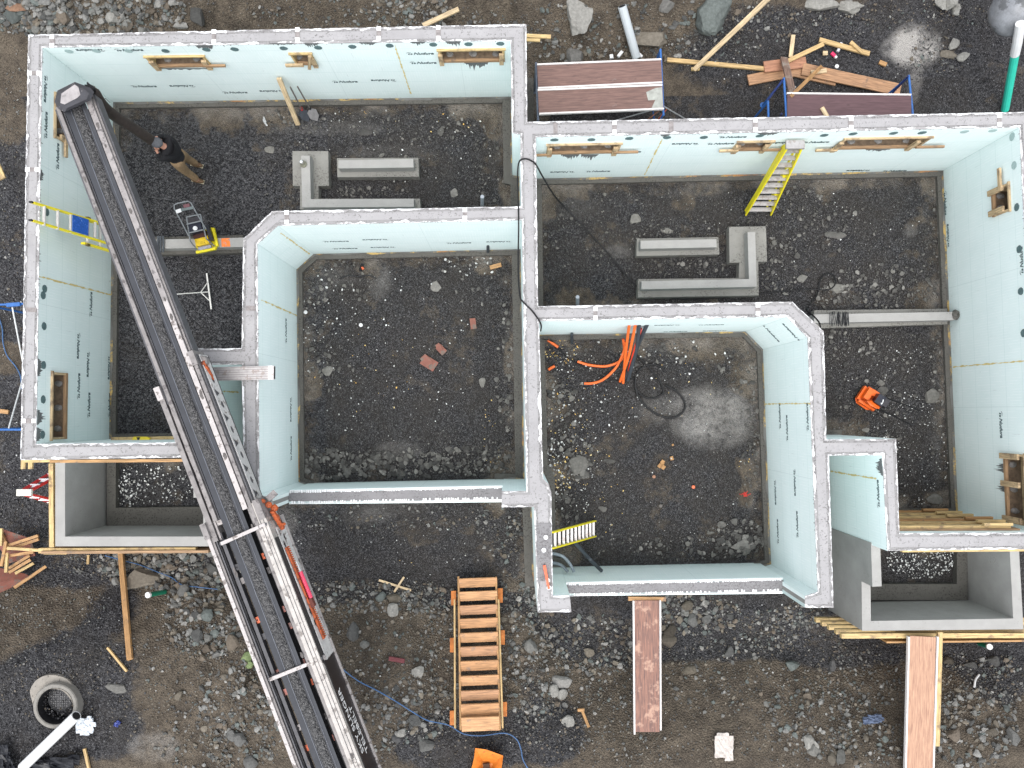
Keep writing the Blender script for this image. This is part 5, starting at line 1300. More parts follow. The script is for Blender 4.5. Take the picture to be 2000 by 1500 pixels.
t = thing('stub_pipe', 'orange tipped stub pipe in the floor of the left garage', 'stub pipe', P(706,524,0)); MB().tube([P(704,528,.02), P(708,517,.18)], .035, 10).build('pipe', BLK, t); MB().tube([P(707,521,.14), P(709,525,.17)], .025, 8).build('orange_tip', ORB, t)

# manhole
t = thing('manhole', 'concrete manhole ring with a dark round cover down inside, at lower left', 'manhole', G(107,1382)); mc = G(107,1380,.20)
MB().lathe(mc, [(.33, -.5), (.33, -.02), (.345, 0), (.395, 0), (.41, -.02), (.42, -.5)], 36).build('ring', M('manhole_concrete', (.22, .21, .19), .9, .2, 12, dirt=(.2, .19, .17), dth=.6), t)
MB().prism([G(105+41*math.cos(a_), 1352-37*math.sin(a_)).xy for a_ in [math.pi*k_/16 for k_ in range(17)]]+[G(107-39*math.cos(a_), 1376-33*math.sin(a_)).xy for a_ in [math.pi*k_/16 for k_ in range(17)]], G(107,1345).z-.3, G(107,1345).z+.07).build('cone', M('cone_concrete', (.27, .25, .22), .9, .2, 8, dirt=(.10, .09, .08), dth=.58, dscale=14), t)
MB().lathe(mc, [(.001, -.41), (.30, -.41), (.325, -.40), (.3275, -.012)], 30, cap2=False).build('shaft_shade_liner', BLK, t)  # added black liner, its colour stands in for shade inside the shaft
cv = MB(); cc_ = mc+Vector((-.07, .03, -.3)); cv.lathe(cc_, [(.24, -.03), (.24, .0), (.225, .012), (.21, .0), (.001, .0)], 30); cvo = cv.build('cover', M('cast_iron', (.05, .051, .054), .5, .3, 20), t)
g = MB()
for i in range(-4, 5):
    for j in range(-4, 5):
        if i*i+j*j < 19: g.box(cc_+Vector((i*.042, j*.042, .006)), .026, .026, .01)
g.build('grip_pattern', M('worn_iron', (.15, .15, .155), .4, .3, 20), cvo)
# wrapped grey thing, upper right
t = thing('wrapped_bundle', 'large rounded grey bundle in plastic wrap at the top right corner', 'bundle', G(1975,20))
mb = MB(); cb = P(1978,22,1.7); mb.ellipsoid(cb, .40, .44, .40, None, 22, 14, .02); mb.build('wrap', M('cloudy_grey_wrap', (.21, .22, .235), .35, .45, 4, dirt=(.10, .105, .11), dth=.55, dscale=3, bump=.6), t, smooth=True)
MB().ellipsoid(cb+Vector((.10, -.22, .30)), .13, .08, .05, None, 12, 8).build('dark_opening', M('dark_hole', (.02, .018, .016), .9), t, smooth=True)
# ------------------------------------------------------------------ rubbish and small things
def paper(name, lab, pts, mat, cat, h=.05, amp=.03, par=None):
    """crumpled sheet over an outline in the picture"""
    us = [p[0] for p in pts]; vs = [p[1] for p in pts]; mb = MB(); n = 9; idx = {}
    def inside(x, y):
        r_ = False; j = len(pts)-1
        for i in range(len(pts)):
            if (pts[i][1] > y) != (pts[j][1] > y) and x < (pts[j][0]-pts[i][0])*(y-pts[i][1])/(pts[j][1]-pts[i][1])+pts[i][0]: r_ = not r_
            j = i
        return r_
    for i in range(n+1):
        for j in range(n+1):
            u = min(us)+(max(us)-min(us))*i/n; v = min(vs)+(max(vs)-min(vs))*j/n
            idx[i, j] = len(mb.v); mb.v.append(tuple(G(u+random.uniform(-1, 1), v+random.uniform(-1, 1), h+random.uniform(0, amp))))
    for i in range(n):
        for j in range(n):
            if inside(min(us)+(max(us)-min(us))*(i+.5)/n, min(vs)+(max(vs)-min(vs))*(j+.5)/n): mb.quad([idx[i, j], idx[i+1, j], idx[i+1, j+1], idx[i, j+1]])
    k = len(mb.f); used = sorted({i for f in mb.f for i in f}); mp = {i: len(mb.v)+q for q, i in enumerate(used)}
    for i in used: x, y, z = mb.v[i]; mb.v.append((x, y, z-.02))
    for f in list(mb.f[:k]): mb.quad([mp[i] for i in reversed(f)])
    return mb.build(name, mat, par, lab, cat, recalc=False)
paper('paper_sack', 'flattened off white paper sack on the dirt bank', [(1402,1432),(1432,1436),(1430,1486),(1398,1478),(1396,1440)], M('sack_paper', (.55, .50, .46), .9, .2, 14, dirt=(.36, .33, .30), dth=.58, dscale=14), 'sack', .05, .025)
paper('plastic_sheet', 'crumpled white plastic sheet beside the manhole', [(148,1408),(178,1399),(186,1415),(180,1430),(172,1436),(150,1433)], M('white_sheet', (.62, .66, .70), .5, .15, 8), 'sheet', .06, .05)
paper('tarp', 'rumpled black tarp at the bottom edge left of the stake', [(60,1485),(110,1480),(155,1474),(148,1500),(130,1520),(50,1520)], M('black_tarp', (.014, .015, .019), .4, .5, 6), 'tarp', .08, .10)
paper('tarp', 'rumpled black tarp at the bottom left corner', [(-10,1455),(15,1458),(22,1480),(35,1515),(-10,1515)], M('black_tarp', (.014, .015, .019), .4, .5, 6), 'tarp', .08, .10)
paper('cloth', 'crumpled blue grey cloth on the dirt bank', [(1686,1403),(1700,1397),(1722,1395),(1727,1407),(1715,1412),(1688,1415)], M('blue_cloth', (.10, .13, .20), .9, .3, 20), 'cloth', .05, .04)
paper('wrapper', 'small dark blue wrapper on the gravel near the manhole', [(222,1412),(230,1407),(235,1412),(230,1420),(222,1418)], M('navy_wrapper', (.05, .07, .25), .4, .3, 30), 'wrapper', .03, .03)
t = thing('plastic_tray', 'orange plastic hopper lying on the gravel at the bottom edge', 'hopper', G(950,1485)); OT = M('orange_tray', (.62, .20, .03), .5, .25, 10, dirt=(.3, .1, .03), dth=.6)
oq = [(928,1461),(950,1464),(983,1476),(980,1498),(976,1516),(918,1512),(926,1480)]; iq = [(944,1494),(958,1495),(956,1506),(943,1505)]
mb = MB(); o1 = [G(u, v, .30) for u, v in oq]; i1 = [G(951+(u-951)*.35, 1496+(v-1490)*.3, .06) for u, v in oq]; b1_ = [G(u, v, .0) for u, v in oq]
for l in (b1_, o1, i1):
    for p in l: mb.v.append(tuple(p))
n = len(oq)
for r_ in (0, 1):
    for i in range(n): j = (i+1) % n; mb.quad([r_*n+i, r_*n+j, (r_+1)*n+j, (r_+1)*n+i])
mb.quad([2*n+i for i in range(n)]); mb.build('tray', OT, t); MB().box(G(950,1497,.10), .12, .12, .05, .1).build('outlet', M('dark_brown_outlet', (.06, .025, .01), .7), t)
RB = [('larger pair of red brown form offcuts stacked on the left garage floor', (838,709), .32, .22, .55), ('smaller red brown offcut pair beside the larger ones', (862,683), .20, .14, .8), ('single small red brown board on the left garage floor', (924,632), .22, .12, 1.45)]
for lab, q_, l_, w_, a_ in RB:
    c_ = P(*q_, .03); t = thing('form_offcut', lab, 'offcut', c_)
    MB().box(c_, l_, w_, .02, -a_).build('panel', REDPLY, t)
    if 'single' not in lab: MB().box(c_+Vector((-.05, .05, .022)), l_*.75, w_*.7, .02, -a_-.25).build('panel', REDPLY, t)
for lab, u, v, w_ in (('clustered tan offcuts on the right garage floor, below the pinkish one', 1292, 908, .12), ('pinkish tan square offcut on the right garage floor', 1312, 895, .11), ('small square tan offcut alone on the right garage floor', 1314, 869, .06)):
    c_ = P(u, v, .02); mb = MB()
    for k in range(4 if w_ == .12 else 1): mb.box(c_+Vector((random.uniform(-.05, .05)*(w_ == .12), random.uniform(-.06, .06)*(w_ == .12), k*.014)), w_*.7, w_*.6, .014, random.random()*3)
    mb.build('tan_offcut', M('tan_offcut', (.34, .19, .08), .8, .3, 20), None, lab, 'offcut')
board('orange brown board scrap near the back wall of the left garage', (957,523), (979,517), 8, ORW, .02)
for lab, u, v, r_, m_ in (('orange round cap on the right garage floor', 1354, 951, .035, ORB), ('brownish round cap on the right garage floor', 1277, 931, .035, M('brown_cap', (.3, .16, .1), .7)), ('grey round plug on the right garage floor', 1290, 988, .035, M('grey_plug', (.13, .12, .11), .8)),
      ('larger white foam disc on the left garage floor', 705, 635, .04, WHITE), ('white foam disc beside the left garage footing', 597, 610, .04, WHITE), ('white lid near the lumber pile', 1634, 130, .042, WHITE)):
    MB().lathe(P(u, v, .01) if v > 200 else G(u, v, .02), [(r_, 0), (r_, .02), (r_*.8, .026), (.001, .026)], 14).build('round_cap', m_, None, lab, 'cap')
t = thing('drink_cup', 'crushed pink and white cup near the lumber pile', 'cup', G(1628,107)); MB().tube([G(1624,103,.05), G(1631,110,.05)], .036, 10).build('cup', M('pink_cup', (.65, .03, .12), .4), t); MB().tube([G(1631,110,.05), G(1634,113,.05)], .03, 10).build('rim', WHITE, t)
pipe('bottle', 'small clear white bottle near the crushed pink cup', [G(1636,101,.04), G(1643,84,.04)], .03, M('frosty', (.65, .66, .72), .3), 'bottle')
mb = MB()
for k in range(14): c_ = P(1454+random.uniform(-6, 6), 966+random.uniform(-5, 5), .02); a_ = random.random()*3; mb.bar(c_, c_+Vector((math.cos(a_)*.07, math.sin(a_)*.07, .01)), .008, .006)
mb.build('red_scrap', M('red_tape', (.6, .03, .02), .6), None, 'tangle of red tape on the right garage floor', 'tape')
paper('foam_sheet', 'crumpled white wrapper near the shovels', [(514,228),(517,230),(520,240),(522,245),(517,243),(514,236)], M('dull_wrapper', (.42, .43, .43)), 'wrapper', .03, .02)
# ------------------------------------------------------------------ ground sheet with gravel / mud / dust masks
def axis(a, b, st, far):
    m_ = np.arange(a, b+st/2, st); e = [a-.3, a-1, a-3, a-8, a-20, a-60, -far]; f = [b+.3, b+1, b+3, b+8, b+20, b+60, far]
    return np.concatenate([np.array(sorted(e)), m_, np.array(f)])
gx = axis(-12.5, 12.5, .06, 400); gy = axis(-9.5, 11.0, .06, 400)
X, Y = np.meshgrid(gx, gy); Z = height(np.clip(X, -13, 13), np.clip(Y, -10, 11.5))
Z = Z+np.where(Z > .03, .05*(fbm(X, Y, 9, 31)-.5)*2, .022*(fbm(X, Y, 7, 33)-.5))-.01
# hollow for the manhole
m0 = G(107,1380); dd_ = np.hypot(X-m0.x, Y-m0.y); Z = np.where(dd_ < .36, Z-.7, Z)
def mask_blob(u, v, ru, rv, X, Y):
    c = G(u, v); k = (CAMZ-c.z)/FPX; q = ((X-c.x)/(ru*k))**2+((Y-c.y)/(rv*k))**2
    return np.clip(1.25-q, 0, 1)
def mudmask(X, Y):
    m = np.zeros_like(X)
    m = np.maximum(m, sstep(.1, .5, height(X, Y)+0*X)*np.where(Y < -2, 1.0, 1.0))
    m = np.where((Y > 6.6) & (X < 4.5), np.maximum(m, .95), m)
    for b in ((10,150,40,60),(20,235,45,60),(15,700,45,40),(15,1000,10,10)): m = np.maximum(m, .9*mask_blob(*b, X, Y))
    for (u, v, ru, rv, s) in ((1600,120,300,90,1),(1850,90,200,140,1),(1930,1290,80,70,1),(150,1320,130,90,.9),(40,1400,120,120,1),(200,1420,90,70,.9),(900,1450,140,60,1),(1060,1440,90,60,.9),(760,1090,260,60,1),(220,1190,60,40,.7),(30,960,60,70,1),(1040,1330,40,40,.5),(30,520,50,130,1),(30,800,60,60,.9)):
        m = m*(1-s*mask_blob(u, v, ru, rv, X, Y)**.7)
    return m
def dustmask(X, Y):
    d = np.zeros_like(X)
    for (u, v, ru, rv, s) in ((1395,815,85,62,.60),(1340,790,45,30,.35),(1280,800,40,30,.18),(1430,830,30,40,.2),(1785,92,55,42,1.3),(1750,95,30,25,.7),(1790,140,14,40,.5),(1785,170,12,35,.3),(650,540,50,25,.15),(740,545,25,40,.22),(620,560,30,30,.15),(760,300,90,20,.12),(1700,350,70,20,.10),(1780,450,15,15,.25),(1210,490,30,15,.25),(1830,820,12,140,.12),(780,880,50,20,.18),(720,1005,60,20,.18),(560,1020,25,30,.25),(730,990,120,20,.12),(1105,400,70,30,.08),(640,250,140,14,.14),(1560,350,90,14,.12),(300,1460,50,30,.45)):
        d = np.maximum(d, s*mask_blob(u, v, ru, rv, X, Y))
    return d
fine = np.where((X > -3.9), .75, .15); fine = np.where((Y > 7) | (Y < -4), .3, fine)
fine = np.where((X < -4.9) & (Y < 5.4) & (Y > -1) & (X > -8.3), .0, fine)
def edgedist(X, Y):
    d = np.full(X.shape, 9.)
    for a, b in edges_all:
        ex, ey = b.x-a.x, b.y-a.y; t = np.clip(((X-a.x)*ex+(Y-a.y)*ey)/(ex*ex+ey*ey), 0, 1); d = np.minimum(d, np.hypot(X-a.x-ex*t, Y-a.y-ey*t))
    return d
ED = edgedist(X, Y); flat_ = (np.abs(height(X, Y)) < .15) & ~((X < -4.9) & (X > -8.3) & (Y < 5.4) & (Y > -1))
NZ = fbm(X, Y, 1.7, 77)
mask = np.stack([np.maximum(mudmask(X, Y), np.where(flat_, .55*sstep(.75, .15, ED)*(NZ > .0)+.5*sstep(.50, .66, NZ), 0)*.85), np.maximum(dustmask(X, Y), np.where(flat_, .30*sstep(.55, .1, ED)*sstep(.4, .6, NZ), 0)), fine, np.ones_like(X)], -1).reshape(-1, 4)
_unused = np.stack([mudmask(X, Y), dustmask(X, Y), fine, np.ones_like(X)], -1).reshape(-1, 4)
ny, nx = X.shape; vv = np.stack([X, Y, Z], -1).reshape(-1, 3)
ii = np.arange(ny*nx).reshape(ny, nx); ff = np.stack([ii[:-1, :-1], ii[:-1, 1:], ii[1:, 1:], ii[1:, :-1]], -1).reshape(-1, 4)
def npmesh(name, v, f, mat, tint=None, attr='tint'):
    me = bpy.data.meshes.new(name); me.vertices.add(len(v)); me.vertices.foreach_set('co', v.astype(np.float32).ravel())
    k = f.shape[1]; me.loops.add(f.size); me.loops.foreach_set('vertex_index', f.astype(np.int32).ravel())
    me.polygons.add(len(f)); me.polygons.foreach_set('loop_start', np.arange(0, f.size, k, dtype=np.int32)); me.polygons.foreach_set('loop_total', np.full(len(f), k, np.int32))
    me.update(calc_edges=True); me.polygons.foreach_set('use_smooth', [False]*len(f))
    if tint is not None:
        a_ = me.attributes.new(attr, 'FLOAT_COLOR', 'POINT'); a_.data.foreach_set('color', tint.astype(np.float32).ravel())
    me.materials.append(mat); o = bpy.data.objects.new(name, me); COL.objects.link(o); return o
gr = npmesh('ground', vv, ff, GROUND, mask, 'mask'); tag(gr, kind='structure')
gr.data.polygons.foreach_set('use_smooth', [True]*len(gr.data.polygons))

# ------------------------------------------------------------------ stones
def ico(sub):
    bm = bmesh.new(); bmesh.ops.create_icosphere(bm, subdivisions=sub, radius=1); v = np.array([q.co[:] for q in bm.verts]); f = np.array([[q.index for q in p.verts] for p in bm.faces]); bm.free(); return v, f
IV, IF = ico(1); JV, JF = ico(2); KV, KF = ico(4)
PAL = dict(grey=[(.10, .10, .095), (.14, .14, .13), (.19, .19, .18), (.075, .076, .073), (.11, .125, .118), (.15, .132, .105), (.23, .225, .21), (.12, .10, .078)],
           tan=[(.12, .105, .082), (.16, .142, .115), (.09, .078, .062), (.11, .11, .105), (.075, .075, .075)],
           slate=[(.085, .082, .076), (.13, .126, .115), (.06, .058, .055), (.18, .174, .16), (.10, .097, .09)],
           white=[(.62, .63, .62), (.50, .51, .50), (.40, .40, .38)], wood=[(.62, .46, .18), (.68, .55, .30), (.60, .38, .12)], gravel=[(.03, .03, .035), (.05, .05, .055), (.08, .08, .085), (.14, .14, .145), (.02, .02, .022)])
def stones(name, pos, size, pal, flat=.6, kind='stuff', big=False, elong=.5, mat=None, sink=.3, tilt=.5, label=None, cat=None, parent=None):
    BV, BF = (JV, JF) if big else (IV, IF); n = len(pos)
    if n == 0: return None
    sc = size[:, None]*np.stack([np.ones(n), 1-np.random.rand(n)*elong, flat*(.7+.6*np.random.rand(n))], -1)*.5
    v = BV[None]*(1+(np.random.rand(n, len(BV), 1)-.5)*.55)
    # facet the shape: cut by random planes
    for _ in range(5):
        d = np.random.randn(n, 1, 3); d /= np.linalg.norm(d, axis=-1, keepdims=True); h = (v*d).sum(-1, keepdims=True); lim = .55+.3*np.random.rand(n, 1, 1); v = v-d*np.clip(h-lim, 0, None)
    v = v*sc[:, None]
    a = np.random.rand(n)*6.283; tx = (np.random.rand(n)-.5)*tilt; ty = (np.random.rand(n)-.5)*tilt
    x, y, z = v[..., 0], v[..., 1], v[..., 2]
    z2 = z+x*tx[:, None]+y*ty[:, None]; ca, sa = np.cos(a)[:, None], np.sin(a)[:, None]
    v = np.stack([x*ca-y*sa, x*sa+y*ca, z2], -1)+pos[:, None]+np.array([0, 0, 1])*(sc[:, 2]*(1-2*sink))[:, None, None]
    p = np.array(PAL[pal]); col = p[np.random.randint(len(p), size=n)]*(.75+.5*np.random.rand(n, 1)); col = np.repeat(np.concatenate([col, np.ones((n, 1))], 1)[:, None], len(BV), 1).reshape(-1, 4)
    f = (BF[None]+(np.arange(n)*len(BV))[:, None, None]).reshape(-1, 3)
    org = Vector((0, 0, 0))
    if kind is None and parent is None: org = Vector(pos[0]); v = v-pos[0]
    o = npmesh(name, v.reshape(-1, 3), f, mat or STONE, col); o.location = org
    if parent: o.parent = parent
    return tag(o, label, cat, kind=kind)
def blobpts(bl, ok=None):
    out = []; sz_out = []
    for (u, v, ru, rv, n, s0, s1) in bl:
        a = np.random.rand(n)*6.283; r_ = np.sqrt(np.random.rand(n)); uu = u+ru*r_*np.cos(a); vv_ = v+rv*r_*np.sin(a); s = s0*(s1/s0)**(np.random.rand(n)**1.7)
        for i in range(n): out.append((uu[i], vv_[i])); sz_out.append(s[i])
    return out, sz_out
def inpolys(x, y, pl):
    r_ = np.zeros(len(x), bool); j = len(pl)-1
    for i in range(len(pl)):
        xi, yi = pl[i]; xj, yj = pl[j]
        if yi != yj: r_ ^= ((yi > y) != (yj > y)) & (x < (xj-xi)*(y-yi)/(yj-yi)+xi)
        j = i
    return r_
solidp = list(map(tuple, oP)); holesp = [list(map(tuple, aP)), list(map(tuple, bP))]
PW = [[(p.x, p.y) for p in poly([(100,880),(430,880),(430,1075),(100,1075)], 1.5)], [(p.x, p.y) for p in poly([(1676,1060),(2010,1060),(2010,1240),(1676,1240)], 1.5)]]
def place(bl, avoid=True, floor=None, porch=False):
    pts, ss = blobpts(bl); pts = np.array(pts); ss = np.array(ss); p = GA(pts[:, 0], pts[:, 1], floor == 0)
    ok = ~(inpolys(p[:, 0], p[:, 1], solidp) & ~inpolys(p[:, 0], p[:, 1], holesp[0]) & ~inpolys(p[:, 0], p[:, 1], holesp[1]))
    if not porch:
        for q in PW: ok &= ~inpolys(p[:, 0], p[:, 1], q)
    return p[ok], ss[ok]
# rubble outside, from the photograph's heaps: (u, v, ru, rv, count, smallest, largest)
rub = [(180,25,190,48,1100,.03,.24),(60,30,80,40,300,.05,.3),(800,25,85,40,450,.03,.18),(950,70,90,50,160,.03,.15),(620,25,130,30,160,.02,.14),(1180,90,170,35,260,.02,.16),(1100,60,90,60,120,.03,.2),(1300,60,160,60,240,.02,.18),(1450,50,120,50,200,.02,.18),(1380,100,110,30,180,.02,.09),(1830,110,50,40,120,.02,.15),(1800,30,120,40,160,.02,.1),(1600,50,110,30,120,.02,.1),
  (330,1110,140,45,900,.03,.22),(400,1200,80,90,750,.03,.22),(260,1100,150,30,350,.02,.1),(470,1400,90,110,420,.03,.18),(500,1330,40,60,120,.03,.18),(380,1290,140,120,420,.02,.1),(420,1450,120,60,300,.02,.14),
  (680,1165,140,30,420,.03,.17),(830,1170,70,35,260,.03,.17),(760,1250,130,110,600,.02,.13),(810,1380,80,70,420,.02,.18),(700,1420,80,80,350,.02,.15),(860,1300,40,120,260,.02,.12),
  (1020,1220,60,80,420,.03,.17),(1050,1330,70,80,500,.02,.16),(1160,1260,90,60,450,.02,.17),(1190,1330,60,60,260,.02,.12),(1350,1200,100,40,420,.03,.18),(1400,1320,100,80,320,.02,.14),(1500,1230,60,40,260,.03,.13),(1100,1400,100,70,260,.02,.12),(1240,1450,120,50,160,.02,.1),(1600,1400,110,80,450,.02,.17),(1680,1330,90,60,300,.02,.12),(1570,1200,40,30,180,.03,.13),(1700,1450,80,50,250,.02,.16),(1900,1420,90,80,520,.02,.2),(1950,1330,60,50,200,.02,.16),(1870,1330,30,60,150,.02,.1),(1550,1300,120,100,300,.015,.08),(1560,1450,120,60,200,.015,.08),
  (100,1180,110,50,260,.02,.09),(60,1250,80,60,200,.02,.08),(20,450,30,300,160,.02,.08),(20,200,30,150,60,.02,.07),(40,1000,40,60,60,.015,.05),(760,1010,200,30,220,.02,.13),(980,1030,50,60,180,.02,.12),(1010,1100,35,90,200,.02,.14)]
p_, s_ = place(rub); k = s_ > .13
stones('rubble', p_[~k], s_[~k]*.88, 'grey', .55, big=False, sink=.42)
tagp = p_[k]; tags = s_[k]
half = len(tagp)//2; 
stones('rubble_rocks', tagp, tags*.85, 'grey', .5, big=True, sink=.4)
pt_, st_ = place([(u, v, ru*1.1, rv*1.1, n//2, .015, .06) for (u, v, ru, rv, n, a, b) in rub]+[(1000,1350,1000,150,9000,.012,.06),(1000,30,1000,50,2600,.012,.06),(20,600,30,500,300,.012,.04)])
stones('small_stones', pt_, st_, 'tan', .6, sink=.4)
# dark coarse gravel stones
gp, gs = place([(u, v, ru, rv, n, .018, .045) for (u, v, ru, rv, n) in ((1900,110,120,100,1400),(1600,150,200,60,900),(130,1330,130,80,1400),(60,1440,100,60,700),(1920,1280,60,40,500),(210,1200,50,40,400),(30,960,50,60,400),(30,500,30,140,400),(1060,1450,90,40,200),(160,1430,60,50,400))])
stones('coarse_gravel', gp, gs, 'gravel', .8)
# broken slate-like clods on the basement floors
clod = [(760,245,220,30,150,.02,.13),(560,230,60,25,90,.02,.13),(760,320,70,20,110,.02,.15),(720,375,80,12,70,.03,.12),(560,360,60,50,90,.02,.1),(800,260,170,60,180,.015,.09),(960,330,35,90,130,.02,.1),(560,330,80,90,110,.015,.08),
  (660,550,70,45,180,.02,.12),(620,640,30,100,130,.02,.14),(640,720,50,60,70,.02,.13),(930,540,60,60,70,.02,.15),(880,510,90,20,120,.02,.1),(985,750,18,180,160,.03,.16),(640,905,60,30,200,.04,.2),(730,905,60,25,130,.04,.2),(800,905,80,28,180,.04,.22),(920,900,70,30,160,.04,.2),(850,880,150,30,160,.02,.09),
  (1230,450,180,90,240,.015,.1),(1330,520,90,18,110,.03,.13),(1140,480,80,100,110,.015,.08),(1320,460,100,20,90,.02,.13),(1560,430,100,70,220,.02,.13),(1520,520,40,60,140,.02,.16),(1640,450,80,50,70,.02,.14),(1720,560,110,45,420,.02,.14),(1640,580,60,25,160,.02,.14),(1820,480,20,120,110,.02,.09),(1660,670,60,30,160,.02,.13),(1760,680,80,30,110,.02,.11),(1700,780,90,100,160,.02,.13),(1830,760,18,150,150,.02,.13),(1700,850,80,25,90,.02,.1),
  (1090,830,40,150,330,.02,.17),(1130,900,30,40,80,.03,.22),(1120,720,60,40,70,.02,.1),(1250,690,120,25,110,.02,.13),(1440,720,40,50,70,.02,.16),(1470,900,20,130,140,.02,.13),(1350,1070,120,25,120,.03,.16),(1440,1050,60,35,190,.03,.22),(1480,800,15,120,60,.02,.12),(1200,1060,80,30,80,.02,.09),(1100,1000,30,40,90,.02,.15)]
p_, s_ = place(clod, floor=0)
stones('broken_clods', p_, s_, 'slate', .38, elong=.65, tilt=.35, sink=.2, big=False)
fl = [(800,280,220,80,1500),(1450,440,400,140,3500),(800,740,200,200,1800),(1290,870,200,210,2200),(1720,760,120,130,1500),(760,1060,230,60,700)]
p_, s_ = place([(u, v, ru, rv, n, .012, .035) for (u, v, ru, rv, n) in fl], floor=0); stones('floor_pebbles', p_, s_, 'slate', .6)
# white foam crumbs and yellow wood shavings
cr = [(760,700,170,170,150,.012,.04),(640,620,60,120,60,.015,.05),(920,510,70,30,26,.02,.06),(760,280,220,80,80,.012,.04),(1250,700,180,50,90,.015,.05),(1120,850,60,160,170,.015,.05),(1250,780,80,80,40,.015,.05),(1300,930,180,150,90,.010,.03),(1090,920,30,60,60,.02,.06),(1700,700,110,40,60,.012,.035),(1780,880,80,110,300,.008,.038),(1700,780,80,60,40,.01,.03),(1500,450,300,100,120,.01,.03),(760,1070,220,60,60,.012,.03),(1800,1095,70,35,420,.012,.045),(300,945,90,40,230,.015,.05),(250,960,30,30,60,.02,.06),(1000,1300,900,180,90,.012,.04),(1600,120,250,70,40,.012,.03),(30,800,40,300,40,.015,.04)]
p_, s_ = place(cr, floor=None, porch=True); p_[:, 2] += .02; s_ = s_*1.35
p_ = np.array([q for q in p_]); stones('foam_crumbs', p_, s_, 'white', .55, mat=None, sink=.1)
wd = [(1095,680,35,30,45,.02,.08),(1110,860,50,120,70,.015,.06),(1100,920,30,40,60,.02,.08),(1150,890,40,20,20,.02,.05),(700,700,120,120,30,.015,.05),(960,860,20,80,20,.02,.05),(800,230,150,30,20,.015,.05),(1250,760,150,80,30,.015,.05),(1460,900,20,20,10,.02,.05),(1180,950,60,100,20,.015,.05),(780,1120,40,30,12,.02,.08)]
p_, s_ = place(wd, floor=0); stones('wood_chips', p_, s_, 'wood', .25, elong=.8, sink=.1)
